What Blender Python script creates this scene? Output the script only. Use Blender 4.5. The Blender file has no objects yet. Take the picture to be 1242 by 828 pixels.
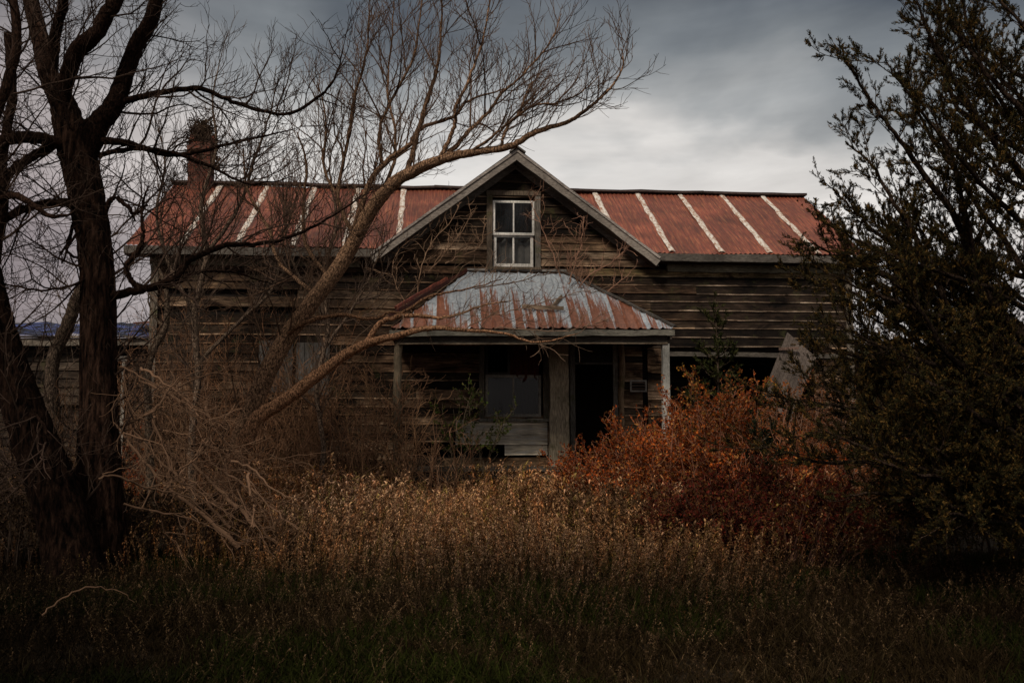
import bpy, math, random
import numpy as np
from mathutils import Vector, Matrix

random.seed(7); RNG = np.random.default_rng(7)
SC = bpy.context.scene
COL = SC.collection

# ------------------------------------------------------------------ camera model
F = 1207.0; PITCH = math.atan(116 / F); CH = 1.55; TH = math.radians(4.5)
def P(px, py, Y):
    u = (px - 621) / F; v = (414 - py) / F
    dy = math.cos(PITCH) - v * math.sin(PITCH); dz = math.sin(PITCH) + v * math.cos(PITCH)
    k = Y / dy
    return (u * k, Y, CH + dz * k)

# ------------------------------------------------------------------ helpers
class MB:
    def __init__(s): s.V = []; s.Fc = []; s.T = []; s.n = 0
    def add(s, V, Fa, T=None):
        V = np.asarray(V, dtype=np.float32).reshape(-1, 3)
        if len(V) == 0: return
        if T is None: T = np.ones((len(V), 3))
        T = np.asarray(T, dtype=np.float32)
        if T.ndim == 1: T = np.tile(T, (len(V), 1))
        Fa = np.asarray(Fa, dtype=np.int32)
        s.V.append(V); s.T.append(T); s.Fc.append(Fa + s.n); s.n += len(V)
    def build(s, name, mat, parent=None, smooth=False, matrix=None):
        me = bpy.data.meshes.new(name)
        V = np.concatenate(s.V); T = np.concatenate(s.T)
        me.vertices.add(len(V)); me.vertices.foreach_set('co', V.ravel())
        loops = np.concatenate([f.ravel() for f in s.Fc])
        sizes = np.concatenate([np.full(len(f), f.shape[1], np.int32) for f in s.Fc])
        starts = np.concatenate([[0], np.cumsum(sizes)[:-1]]).astype(np.int32)
        me.loops.add(len(loops)); me.loops.foreach_set('vertex_index', loops.astype(np.int32))
        me.polygons.add(len(sizes)); me.polygons.foreach_set('loop_start', starts)
        me.polygons.foreach_set('use_smooth', np.full(len(sizes), smooth))
        me.update(calc_edges=True)
        a = me.color_attributes.new('tint', 'FLOAT_COLOR', 'POINT')
        a.data.foreach_set('color', np.concatenate([T, np.ones((len(T), 1), np.float32)], 1).ravel())
        me.materials.append(mat)
        o = bpy.data.objects.new(name, me); COL.objects.link(o)
        if parent: o.parent = parent
        if matrix is not None: o.matrix_world = matrix
        return o
    def quad(s, pts, T=None): s.add(pts, [[0, 1, 2, 3]], T)
    def box(s, a, b, T=None, jit=0.0):
        x0, y0, z0 = a; x1, y1, z1 = b
        V = np.array([[x, y, z] for x in (x0, x1) for y in (y0, y1) for z in (z0, z1)], float)
        if jit: V += RNG.normal(0, jit, V.shape)
        s.add(V, [[0, 1, 3, 2], [4, 6, 7, 5], [0, 4, 5, 1], [2, 3, 7, 6], [0, 2, 6, 4], [1, 5, 7, 3]], T)
    def beam(s, p0, p1, w, t, up=(0, 0, 1), T=None, n=1, wob=0.0):
        """plank from p0 to p1, w measured along 'up', t across; n segments"""
        p0 = np.array(p0, float); p1 = np.array(p1, float); d = p1 - p0; d /= np.linalg.norm(d)
        up = np.array(up, float); up -= d * up.dot(d); up /= np.linalg.norm(up); sd = np.cross(d, up)
        V = []
        for i in range(n + 1):
            c = p0 + (p1 - p0) * i / n
            if wob and 0 < i < n: c = c + up * RNG.normal(0, wob) + sd * RNG.normal(0, wob * .5)
            ww = w * (1 + (RNG.normal(0, .05) if wob else 0))
            for a, b in ((-1, -1), (1, -1), (1, 1), (-1, 1)): V.append(c + up * a * ww / 2 + sd * b * t / 2)
        Fa = []
        for i in range(n):
            for k in range(4): Fa.append([4*i+k, 4*i+(k+1) % 4, 4*i+4+(k+1) % 4, 4*i+4+k])
        Fa.append([3, 2, 1, 0]); Fa.append([4*n, 4*n+1, 4*n+2, 4*n+3])
        s.add(V, Fa, T)
    def tubes(s, branches, sides, T=None, rough=0.0):
        """branches: list of (pts list, radii list)"""
        groups = {}
        for p, r in branches: groups.setdefault(len(p), []).append((p, r))
        for n, g in groups.items():
            Pp = np.array([b[0] for b in g], float); R = np.array([b[1] for b in g], float)
            t = np.empty_like(Pp); t[:, 1:-1] = Pp[:, 2:] - Pp[:, :-2]; t[:, 0] = Pp[:, 1] - Pp[:, 0]; t[:, -1] = Pp[:, -1] - Pp[:, -2]
            t /= np.linalg.norm(t, axis=2, keepdims=True) + 1e-9
            ref = np.zeros_like(t); ov = t[:, -1] + t[:, 0]
            m = np.abs(ov[:, 2]) > 1.2
            ref[~m] = (0, 0, 1); ref[m] = (1, .0, 0)
            a = np.cross(t, ref); a /= np.linalg.norm(a, axis=2, keepdims=True) + 1e-9
            b = np.cross(t, a)
            ang = np.arange(sides) * 2 * math.pi / sides
            rr = R[:, :, None, None]
            if rough:
                nz = RNG.normal(0, 1, (len(g), n, sides, 1)); per = RNG.normal(0, 1, (len(g), 1, sides, 1))
                for q_ in range(1, n): nz[:, q_] = nz[:, q_ - 1] * .75 + nz[:, q_] * .6
                rr = rr * (1 + rough * (nz * .7 + per * .9))
            V = Pp[:, :, None] + rr * (a[:, :, None] * np.cos(ang)[None, None, :, None] + b[:, :, None] * np.sin(ang)[None, None, :, None])
            base = (np.arange(len(g)) * n * sides)[:, None, None]
            i = np.arange(n - 1)[None, :, None]; k = np.arange(sides)[None, None, :]
            q = np.stack(np.broadcast_arrays(base + i*sides + k, base + i*sides + (k+1) % sides, base + (i+1)*sides + (k+1) % sides, base + (i+1)*sides + k), -1)
            if T is None: tt = None
            else:
                tt = np.array(T)[None] * RNG.uniform(.6, 1.4, (len(g), 1)); tt = np.repeat(tt, n * sides, axis=0)
            s.add(V.reshape(-1, 3), q.reshape(-1, 4), tt)

def stamp(mb, tmpl, pos, yaw, scale, tilt, tint):
    """many copies of a small template (V,F,Tm) merged; tilt (N,2)"""
    V, Fa, Tm = tmpl; N = len(pos)
    c, s_ = np.cos(yaw), np.sin(yaw)
    X = V[None, :, 0] * c[:, None] - V[None, :, 1] * s_[:, None]
    Y = V[None, :, 0] * s_[:, None] + V[None, :, 1] * c[:, None]
    Z = np.repeat(V[None, :, 2], N, 0)
    X = X + Z * tilt[:, :1]; Y = Y + Z * tilt[:, 1:]
    W = np.stack([X, Y, Z], -1) * scale[:, None, None] + pos[:, None, :]
    off = (np.arange(N) * len(V))[:, None, None]
    T = Tm[None] * tint[:, None, :]
    mb.add(W.reshape(-1, 3), (Fa[None] + off).reshape(-1, Fa.shape[1]), T.reshape(-1, 3))

def stamp_dir(mb, tmpl, pos, dirs, scale, tint):
    """copies with local +Z aligned to dirs, random spin"""
    V, Fa, Tm = tmpl; N = len(pos)
    if N == 0: return
    d = np.asarray(dirs, float); d = d / (np.linalg.norm(d, axis=1, keepdims=True) + 1e-9)
    r = RNG.normal(size=(N, 3)); a = np.cross(d, r); a /= np.linalg.norm(a, axis=1, keepdims=True) + 1e-9
    b = np.cross(d, a)
    W = (V[None, :, 0, None] * a[:, None] + V[None, :, 1, None] * b[:, None] + V[None, :, 2, None] * d[:, None]) * scale[:, None, None] + np.asarray(pos)[:, None]
    off = (np.arange(N) * len(V))[:, None, None]
    mb.add(W.reshape(-1, 3), (Fa[None] + off).reshape(-1, Fa.shape[1]), (Tm[None] * tint[:, None, :]).reshape(-1, 3))

def rsc(c, a, b):
    k = random.uniform(a, b); return [v * k for v in c]
def tag(o, label=None, cat=None, group=None, kind=None):
    if label: o['label'] = label
    if cat: o['category'] = cat
    if group: o['group'] = group
    if kind: o['kind'] = kind
    return o
def empty(name, loc, rz=0.0, label=None, cat=None, group=None):
    o = bpy.data.objects.new(name, None); COL.objects.link(o)
    o.empty_display_size = .3
    o.location = loc; o.rotation_euler = (0, 0, rz)
    return tag(o, label, cat, group)

# ------------------------------------------------------------------ materials
def newmat(name):
    m = bpy.data.materials.new(name); m.use_nodes = True; nt = m.node_tree
    b = nt.nodes['Principled BSDF']; b.inputs['Roughness'].default_value = .9
    b.inputs['Specular IOR Level'].default_value = .15
    return m, nt, b
def N(nt, typ, **kw):
    n = nt.nodes.new(typ)
    for k, v in kw.items():
        if k in n.inputs: n.inputs[k].default_value = v
        else: setattr(n, k, v)
    return n
def L(nt, a, b): nt.links.new(a, b)
def noise(nt, co, scale, detail=6, rough=.6, dist=0):
    n = N(nt, 'ShaderNodeTexNoise'); n.inputs['Scale'].default_value = scale; n.inputs['Detail'].default_value = detail
    n.inputs['Roughness'].default_value = rough; n.inputs['Distortion'].default_value = dist
    if co: L(nt, co, n.inputs['Vector'])
    return n.outputs['Fac']
def mapping(nt, sc, src='Object'):
    t = N(nt, 'ShaderNodeTexCoord'); m = N(nt, 'ShaderNodeMapping'); m.inputs['Scale'].default_value = sc
    L(nt, t.outputs[src], m.inputs['Vector']); return m.outputs['Vector']
def ramp(nt, fac, stops):
    r = N(nt, 'ShaderNodeValToRGB'); e = r.color_ramp.elements
    while len(e) < len(stops): e.new(.5)
    for el, (p, c) in zip(e, stops):
        el.position = p; el.color = (c, c, c, 1) if not hasattr(c, '__len__') else (*c, 1)
    L(nt, fac, r.inputs['Fac']); return r.outputs['Color']
def mul(nt, a, b, fac=1, mode='MULTIPLY'):
    m = N(nt, 'ShaderNodeMix', data_type='RGBA', blend_type=mode); m.inputs[0].default_value = 1 if not hasattr(fac, 'links') else 1
    if hasattr(fac, 'links'): L(nt, fac, m.inputs[0])
    else: m.inputs[0].default_value = fac
    for s_, i in ((a, 6), (b, 7)):
        if hasattr(s_, 'links'): L(nt, s_, m.inputs[i])
        else: m.inputs[i].default_value = (*s_, 1)
    return m.outputs[2]
def attr(nt, name='tint'):
    return N(nt, 'ShaderNodeAttribute', attribute_name=name).outputs['Color']
def bump(nt, b, h, strength=.5, dist=.01):
    n = N(nt, 'ShaderNodeBump'); n.inputs['Strength'].default_value = strength; n.inputs['Distance'].default_value = dist
    L(nt, h, n.inputs['Height']); L(nt, n.outputs['Normal'], b.inputs['Normal'])

def wood_mat(name, sc, base=(1, 1, 1), moss=0.0, lo=.3, hi=1.5, paint=0.0, stain=False):
    m, nt, b = newmat(name)
    co = mapping(nt, sc)
    s1 = noise(nt, co, 6, 8, .65, .4)
    co2 = mapping(nt, (1, 1, 1)); s2 = noise(nt, co2, 1.3, 5, .6)
    c = mul(nt, attr(nt), ramp(nt, s1, [(.3, lo), (.52, .9), (.75, hi)]))
    c = mul(nt, c, ramp(nt, s2, [(.3, .5), (.7, 1.35)]))
    if stain: c = mul(nt, c, ramp(nt, noise(nt, mapping(nt, (.8, 1, 2.2)), 1.6, 7, .72, .6), [(.38, (.10, .07, .055)), (.47, (.62, .54, .47)), (.56, (1.0, .93, .85)), (.68, (1.9, 1.85, 1.75))]))
    c = mul(nt, c, base)
    if paint:
        s4 = noise(nt, co, 3.5, 8, .7)
        c = mul(nt, c, (.42, .40, .37), ramp(nt, s4, [(.56 - paint * .1, 0), (.62, 1)]), 'MIX')
    if moss:
        s3 = noise(nt, co2, 3.1, 6, .7)
        c = mul(nt, c, (.055, .055, .018), ramp(nt, s3, [(.56, 0), (.68, moss)]), 'MIX')
    L(nt, c, b.inputs['Base Color']); bump(nt, b, s1, .7, .012)
    return m
def tint_mat(name, rough=.9, bumps=None, transl=0.0, spec=.03, mulcol=(1, 1, 1), bd=.04):
    m, nt, b = newmat(name); b.inputs['Roughness'].default_value = rough; b.inputs['Specular IOR Level'].default_value = spec
    c = mul(nt, attr(nt), mulcol)
    if bumps:
        co = mapping(nt, bumps); s = noise(nt, co, 5, 8, .7)
        c = mul(nt, c, ramp(nt, s, [(.38, .06), (.5, .7), (.66, 2.3)])); bump(nt, b, s, 1.0, bd)
    L(nt, c, b.inputs['Base Color'])
    if transl:
        t = N(nt, 'ShaderNodeBsdfTranslucent'); L(nt, c, t.inputs['Color'])
        mx = N(nt, 'ShaderNodeMixShader'); mx.inputs[0].default_value = transl
        L(nt, b.outputs[0], mx.inputs[1]); L(nt, t.outputs[0], mx.inputs[2])
        L(nt, mx.outputs[0], nt.nodes['Material Output'].inputs['Surface'])
    return m

M = {}
M['siding'] = wood_mat('weathered siding', (.5, 6, 12), base=(.80, .76, .73), moss=.4, lo=.10, hi=2.5, stain=True)
M['paintboard'] = wood_mat('peeling painted board', (.6, 5, 9), moss=.15, lo=.3, hi=1.3, paint=.3)
M['trim'] = wood_mat('grey trim wood', (2, 8, 8), lo=.35, hi=1.5)
M['post'] = wood_mat('post wood', (12, 12, 1.2), moss=.9, lo=.25, hi=1.6)
M['white'] = wood_mat('old white paint', (6, 6, 3), lo=.5, hi=1.15)
M['darkwood'] = wood_mat('dark interior boards', (3, 6, 6), lo=.4, hi=1.2)
M['bark'] = tint_mat('rough bark', bumps=(4.5, 4.5, .9))
M['bark_fine'] = tint_mat('limb bark', bumps=(10, 10, 5), bd=.010)
M['twig'] = tint_mat('twig bark')
M['leaf'] = tint_mat('leaf', transl=.3)
M['dry'] = tint_mat('dry weed leaf', transl=.2, rough=.8)
M['needle'] = tint_mat('juniper foliage', transl=.15, rough=.7)

# rusted roof sheet
def rust_mat():
    m, nt, b = newmat('rusted red roof sheet'); b.inputs['Roughness'].default_value = .6; b.inputs['Specular IOR Level'].default_value = .35
    co = mapping(nt, (9, .55, .55)); a = noise(nt, co, 3, 8, .7)
    co2 = mapping(nt, (1, 1, 1)); c2 = noise(nt, co2, 1.1, 6, .65)
    co3 = mapping(nt, (22, 1.2, 1.2)); c3 = noise(nt, co3, 2.3, 5, .7)
    c = ramp(nt, a, [(.28, (.06, .018, .012)), (.43, (.13, .034, .020)), (.57, (.21, .055, .030)), (.75, (.38, .165, .075))])
    c = mul(nt, c, (.42, .19, .07), ramp(nt, c3, [(.56, 0), (.72, .8)]), 'MIX')
    c = mul(nt, c, ramp(nt, c2, [(.3, .5), (.7, 1.3)]))
    c = mul(nt, c, attr(nt)); L(nt, c, b.inputs['Base Color']); bump(nt, b, a, .3, .004)
    return m
M['rust'] = rust_mat()
def galv_mat():
    """attribute tint.r = how rusty the sheet is here"""
    m, nt, b = newmat('galvanised sheet going to rust'); b.inputs['Specular IOR Level'].default_value = .4; b.inputs['Roughness'].default_value = .5
    sep = N(nt, 'ShaderNodeSeparateColor'); L(nt, attr(nt), sep.inputs[0])
    co = mapping(nt, (16, 1.0, 1.0)); a = noise(nt, co, 3, 8, .72)
    co2 = mapping(nt, (6, 3, 3)); a2 = noise(nt, co2, 4, 8, .7)
    ad = N(nt, 'ShaderNodeMath', operation='ADD'); L(nt, sep.outputs[0], ad.inputs[0])
    sb = N(nt, 'ShaderNodeMath', operation='MULTIPLY_ADD'); L(nt, a, sb.inputs[0]); sb.inputs[1].default_value = 2.0; sb.inputs[2].default_value = -1.0
    L(nt, sb.outputs[0], ad.inputs[1])
    galv = ramp(nt, a2, [(.3, (.16, .18, .20)), (.52, (.32, .35, .38)), (.7, (.50, .53, .55))])
    rust = ramp(nt, a2, [(.3, (.10, .035, .018)), (.55, (.21, .075, .04)), (.8, (.33, .14, .07))])
    c = mul(nt, galv, rust, ramp(nt, ad.outputs[0], [(.36, 0), (.62, 1)]), 'MIX')
    L(nt, c, b.inputs['Base Color']); bump(nt, b, a2, .25, .004)
    return m
M['galv'] = galv_mat()
def strip_mat():
    m, nt, b = newmat('pale seam strip')
    co = mapping(nt, (4, 2, 2)); a = noise(nt, co, 4, 8, .75)
    c = ramp(nt, a, [(.38, (.24, .09, .045)), (.47, (.40, .32, .26)), (.55, (.58, .54, .49)), (.8, (.68, .65, .6))])
    L(nt, c, b.inputs['Base Color']); return m
M['strip'] = strip_mat()
def brick_mat():
    m, nt, b = newmat('old brick')
    t = N(nt, 'ShaderNodeTexCoord')
    sx = N(nt, 'ShaderNodeSeparateXYZ'); L(nt, t.outputs['Object'], sx.inputs[0])
    ad = N(nt, 'ShaderNodeMath', operation='ADD'); L(nt, sx.outputs[0], ad.inputs[0]); L(nt, sx.outputs[1], ad.inputs[1])
    cb = N(nt, 'ShaderNodeCombineXYZ'); L(nt, ad.outputs[0], cb.inputs[0]); L(nt, sx.outputs[2], cb.inputs[1])
    br = N(nt, 'ShaderNodeTexBrick'); L(nt, cb.outputs[0], br.inputs['Vector'])
    br.inputs['Scale'].default_value = 4.4; br.inputs['Mortar Size'].default_value = .02
    br.inputs['Color1'].default_value = (.16, .05, .03, 1); br.inputs['Color2'].default_value = (.08, .028, .02, 1); br.inputs['Mortar'].default_value = (.08, .06, .05, 1)
    co2 = mapping(nt, (1, 1, 1)); a = noise(nt, co2, 3, 6, .7)
    c = mul(nt, br.outputs['Color'], ramp(nt, a, [(.3, .45), (.7, 1.4)])); L(nt, c, b.inputs['Base Color']); bump(nt, b, br.outputs['Fac'], -.5, .01)
    return m
M['brick'] = brick_mat()
def glass_mat():
    m, nt, b = newmat('dusty old glass')
    nt.nodes.remove(b)
    tr = N(nt, 'ShaderNodeBsdfTransparent'); tr.inputs[0].default_value = (.7, .7, .7, 1)
    gl = N(nt, 'ShaderNodeBsdfGlossy'); gl.inputs['Roughness'].default_value = .08; gl.inputs[0].default_value = (.8, .8, .8, 1)
    df = N(nt, 'ShaderNodeBsdfDiffuse'); df.inputs[0].default_value = (.02, .018, .016, 1)
    a = noise(nt, mapping(nt, (3, 3, 3)), 2, 6, .7)
    m1 = N(nt, 'ShaderNodeMixShader'); L(nt, ramp(nt, a, [(.35, .02), (.75, .2)]), m1.inputs[0]); L(nt, tr.outputs[0], m1.inputs[1]); L(nt, df.outputs[0], m1.inputs[2])
    m2 = N(nt, 'ShaderNodeMixShader'); m2.inputs[0].default_value = .025; L(nt, m1.outputs[0], m2.inputs[1]); L(nt, gl.outputs[0], m2.inputs[2])
    L(nt, m2.outputs[0], nt.nodes['Material Output'].inputs['Surface']); return m
M['glass'] = glass_mat()
def tarp_mat():
    m, nt, b = newmat('blue tarp'); b.inputs['Roughness'].default_value = .45
    a = noise(nt, mapping(nt, (1, 1, 1)), 3, 5, .6)
    L(nt, ramp(nt, a, [(.4, (.006, .007, .010)), (.50, (.010, .014, .04)), (.56, (.04, .06, .20)), (.8, (.10, .12, .26))]), b.inputs['Base Color']); bump(nt, b, a, 1, .05); return m
M['tarp'] = tarp_mat()
def ground_mat():
    m, nt, b = newmat('soil and thatch')
    a = noise(nt, mapping(nt, (1, 1, 1)), 1.2, 8, .7); a2 = noise(nt, mapping(nt, (1, 1, 1)), 25, 6, .7)
    c = ramp(nt, a, [(.3, (.012, .008, .004)), (.55, (.020, .013, .007)), (.75, (.012, .014, .005))])
    c = mul(nt, c, ramp(nt, a2, [(.3, .5), (.7, 1.5)])); L(nt, c, b.inputs['Base Color']); bump(nt, b, a2, .8, .03); return m
M['ground'] = ground_mat()
def flat(name, c, rough=.9):
    m, nt, b = newmat(name); b.inputs['Roughness'].default_value = rough
    a = noise(nt, mapping(nt, (1, 1, 1)), 6, 6, .7)
    L(nt, mul(nt, c, ramp(nt, a, [(.3, .6), (.7, 1.3)])), b.inputs['Base Color']); return m
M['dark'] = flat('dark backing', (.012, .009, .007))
M['curtain'] = flat('grey rag curtain', (.13, .12, .105))
M['redrag'] = flat('dark red rag', (.05, .012, .008))

# ------------------------------------------------------------------ ground
def gh(x, y):
    return .05 * np.sin(x * .7 + 1) * np.cos(y * .5) + .03 * np.sin(x * 1.9 + y * 1.3)
mb = MB()
xs = np.unique(np.concatenate([np.linspace(-400, -30, 12), np.linspace(-30, 30, 121), np.linspace(30, 400, 12)]))
ys = np.unique(np.concatenate([np.linspace(-60, 0, 8), np.linspace(0, 40, 81), np.linspace(40, 700, 14)]))
X, Y = np.meshgrid(xs, ys); Z = gh(X, Y) * (np.abs(X) < 30) * (Y < 40)
nx = len(xs); i, j = np.meshgrid(np.arange(nx - 1), np.arange(len(ys) - 1)); k = (j * nx + i).ravel()
mb.add(np.stack([X, Y, Z], -1), np.stack([k, k + 1, k + nx + 1, k + nx], -1))
tag(mb.build('ground', M['ground'], smooth=True), kind='structure')

# ------------------------------------------------------------------ house
HX, HY = P(625, 400, 19.3)[0], 19.3
house = empty('farmhouse', (HX, HY, 0), TH, 'derelict timber farmhouse with grey clapboards and a rusty red metal roof', 'house')
ZR, ZE, YR, YE = 7.10, 5.10, 3.0, -.32
SL = (ZR - ZE) / (YR - YE); GS = .755; GW = 2.67
XL, XR = -6.95, 6.78

def cells(x0, x1, z0, z1, holes):
    xs_ = sorted({x0, x1, *[max(x0, min(x1, h[i])) for h in holes for i in (0, 1)]})
    zs_ = sorted({z0, z1, *[max(z0, min(z1, h[i])) for h in holes for i in (2, 3)]})
    for a, b in zip(xs_, xs_[1:]):
        for c, d in zip(zs_, zs_[1:]):
            mx, mz = (a + b) / 2, (c + d) / 2
            if not any(h[0] < mx < h[1] and h[2] < mz < h[3] for h in holes): yield a, b, c, d

def siding(mb, x0, x1, z0, z1, y, holes, tone, exp=.17, clip=None, miss=.012):
    z = z0
    while z < z1 - .03:
        h = exp * random.uniform(.93, 1.07); zt = min(z + h + .02, z1)
        a0, a1 = x0, x1
        if clip:
            c0, c1 = clip(z + h * .5); a0, a1 = max(x0, c0), min(x1, c1)
        segs = [(a0, a1)]
        for hx in holes:
            if hx[2] < z + h * .5 < hx[3]:
                ns = []
                for s0, s1 in segs:
                    if hx[1] <= s0 or hx[0] >= s1: ns.append((s0, s1)); continue
                    if hx[0] > s0: ns.append((s0, hx[0]))
                    if hx[1] < s1: ns.append((hx[1], s1))
                segs = ns
        for s0, s1 in segs:
            x = s0
            while x < s1 - .02:
                e = min(s1, x + random.uniform(1.6, 4.2))
                if s1 - e < .5: e = s1
                if random.random() > miss:
                    n = max(1, int((e - x) / .35)); V = []; T = []
                    t0 = tone((x + e) / 2, z); te = np.array(t0[1]) if hasattr(t0[0], '__len__') else np.array(t0) * 1.9; t0 = np.array(t0[0]) if hasattr(t0[0], '__len__') else np.array(t0); sag0 = random.gauss(0, .010); sag1 = random.gauss(0, .010); out = abs(random.gauss(0, .006))
                    for q in range(n + 1):
                        f = q / n; xx = x + (e - x) * f; dz = sag0 * (1 - f) + sag1 * f + random.gauss(0, .003)
                        o = .03 + out + abs(random.gauss(0, .004)); tt = t0 * random.uniform(1.1, 1.6)
                        xx_ = min(max(xx + (.002 if q == 0 else -.002 if q == n else 0), s0), s1)
                        V += [[xx_, y - o, z + dz], [xx_, y - o + .003, z + .018 + dz], [xx_, y - o + .004, z + .026 + dz], [xx_, y - .010, zt + dz], [xx_, y + .004, zt + dz], [xx_, y - o + .016, z + dz]]
                        ed = te * random.uniform(.4, 1.6); T += [ed, ed * .9, tt * 1.1, tt * .8, tt * .3, tt * .3]
                    Fa = []
                    for q in range(n):
                        for r in range(6): Fa.append([6*q+r, 6*q+6+r, 6*q+6+(r+1) % 6, 6*q+(r+1) % 6])
                    mb.add(V, Fa, T)
                x = e
        z += h

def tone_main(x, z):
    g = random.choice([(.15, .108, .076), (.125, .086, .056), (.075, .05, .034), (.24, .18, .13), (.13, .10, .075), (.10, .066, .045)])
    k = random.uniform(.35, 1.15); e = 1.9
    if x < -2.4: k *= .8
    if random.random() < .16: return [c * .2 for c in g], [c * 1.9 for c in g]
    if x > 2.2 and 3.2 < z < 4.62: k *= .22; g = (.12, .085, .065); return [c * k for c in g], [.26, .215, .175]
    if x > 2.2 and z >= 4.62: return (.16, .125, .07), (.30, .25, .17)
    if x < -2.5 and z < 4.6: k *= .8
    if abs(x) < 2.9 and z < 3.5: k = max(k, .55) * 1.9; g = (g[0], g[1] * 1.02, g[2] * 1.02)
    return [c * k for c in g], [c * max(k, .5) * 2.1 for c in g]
WIN = (-.60, .54, 1.92, 3.36); DOOR = (1.14, 1.92, 1.05, 3.42); HOLE = (-1.95, -.21, 1.18, 1.48); GWIN = (-.47, .40, 4.86, 6.21)
GAP = (2.5, 2.6, 1.0, 3.4); VOID = (3.0, 5.95, .5, 3.24)
wall = MB()
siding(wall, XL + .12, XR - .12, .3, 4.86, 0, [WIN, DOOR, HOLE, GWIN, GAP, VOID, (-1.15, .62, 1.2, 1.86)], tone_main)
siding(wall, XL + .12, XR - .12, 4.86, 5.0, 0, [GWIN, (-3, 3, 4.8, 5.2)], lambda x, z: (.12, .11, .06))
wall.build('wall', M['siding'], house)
gw = MB()
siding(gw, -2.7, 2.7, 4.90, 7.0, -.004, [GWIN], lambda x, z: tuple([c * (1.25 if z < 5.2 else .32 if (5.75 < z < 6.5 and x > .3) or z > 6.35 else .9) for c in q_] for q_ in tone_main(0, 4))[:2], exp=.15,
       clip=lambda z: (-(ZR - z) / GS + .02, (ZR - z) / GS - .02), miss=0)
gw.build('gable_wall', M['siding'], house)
sk = MB()
siding(sk, -1.15, .62, 1.2, 1.90, -.01, [(-1.15, -.21, 1.2, 1.48)], lambda x, z: rsc((.46, .40, .31), .7, 1.1), exp=.19, miss=0)
sk.build('painted_skirting', M['paintboard'], house)
# backing, ends and interior
bk = MB()
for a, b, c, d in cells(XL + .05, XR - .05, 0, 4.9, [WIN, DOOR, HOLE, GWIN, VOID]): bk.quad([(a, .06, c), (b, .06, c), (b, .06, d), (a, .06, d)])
n = 14
for q in range(n):   # gable backing
    z0, z1 = 4.9 + q * (2.15 / n), 4.9 + (q + 1) * (2.15 / n); w0, w1 = min(GW, (ZR - z0) / GS), (ZR - z1) / GS
    if z1 < GWIN[3] + .15:
        for sgn in (-1, 1):
            e = GWIN[0] if sgn < 0 else GWIN[1]
            bk.quad([(e, .06, z0), (sgn * w0, .06, z0), (sgn * w1, .06, z1), (e, .06, z1)])
        if z0 > GWIN[3] - .02: bk.quad([(GWIN[0], .061, z0), (GWIN[1], .061, z0), (GWIN[1], .061, z1), (GWIN[0], .061, z1)])
    else: bk.quad([(-w0, .06, z0), (w0, .06, z0), (w1, .06, z1), (-w1, .06, z1)])
bk.quad([(XL + .06, 6.2, 0), (XR - .06, 6.2, 0), (XR - .06, 6.2, 5.1), (XL + .06, 6.2, 5.1)])
for x in (XL + .07, XR - .07): bk.add([(x, .06, 0), (x, 6.2, 0), (x, 6.2, 5.1), (x, 3, 7.0), (x, .06, 5.2)], [[0, 1, 2, 3, 4]])
bk.quad([(XL, 0.07, 1.02), (XR, 0.07, 1.02), (XR, 6.15, 1.02), (XL, 6.15, 1.02)])
bk.quad([(XL, .07, 3.9), (XR, .07, 3.9), (XR, 6.15, 3.9), (XL, 6.15, 3.9)])
bk.quad([(-1.6, 2.4, 1.02), (2.98, 2.4, 1.02), (2.98, 2.4, 3.9), (-1.6, 2.4, 3.9)])
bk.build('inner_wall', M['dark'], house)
# end walls clad
for s_, nm in ((-1, 'end_wall'), (1, 'end_wall')):
    e = MB(); siding(e, 0, 6.2, .3, 7.0, 0, [], tone_main, clip=lambda z: (0 if z < 5.1 else (z - ZE) / SL - .3, 6.2 if z < 5.1 else 6.3 - (z - ZE) / SL))
    o = e.build(nm, M['siding'], house)
    o.matrix_basis = (Matrix.Translation((XR - .03, 0, 0)) @ Matrix.Rotation(math.pi / 2, 4, 'Z')) if s_ > 0 else (Matrix.Translation((XL + .03, 6.2, 0)) @ Matrix.Rotation(-math.pi / 2, 4, 'Z'))
# recess behind the missing lower wall
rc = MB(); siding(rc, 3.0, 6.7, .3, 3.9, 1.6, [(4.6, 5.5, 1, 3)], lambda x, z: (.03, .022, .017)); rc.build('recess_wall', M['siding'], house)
rb = MB(); rb.beam((2.9, -.03, 3.18), (6.7, -.03, 3.16), .09, .05, T=(.10, .085, .07), n=8, wob=.006); rb.build('lower_beam', M['trim'], house)
for x in (XL, XR - .14):
    c = MB(); c.beam((x + .07, -.045, .3), (x + .07, -.045, 4.98), .14, .035, up=(1, 0, 0), T=(.17, .14, .11), n=8, wob=.003); c.build('corner_board', M['post'], house)

# roof
def corr_sheet(x0, x1, yfun, zfun, ytop, pitch, amp, rows, tintf, per=4):
    V = []; T = []; nxs = int((x1 - x0) / pitch * per); xs_ = np.linspace(x0, x1, nxs + 1)
    for r in range(rows + 1):
        for x in xs_:
            yb = yfun(x); y = yb + (ytop - yb) * r / rows
            z = zfun(y) + amp * math.sin(2 * math.pi * (x - x0) / pitch) + .012 * math.sin(x * 1.3 + r) + .008 * math.sin(x * 3.1 + r * .7)
            V.append((x, y, z)); T.append(tintf(x, y))
    i, j = np.meshgrid(np.arange(nxs), np.arange(rows)); k = (j * (nxs + 1) + i).ravel()
    return V, np.stack([k, k + 1, k + nxs + 2, k + nxs + 1], -1), T
def valley(x): return YE if abs(x) >= GW else min(YR - .01, YE + (ZR - ZE - GS * abs(x)) / SL * 1.0)
seams = [-6.35, -5.32, -4.28, -3.3, -2.29, 2.08, 3.06, 4.06, 5.04, 6.01]
bounds = [-7.38] + seams[:5] + [-1.2, 1.1] + seams[5:] + [7.02]
pt = [random.uniform(.82, 1.1) for _ in bounds]
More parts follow.
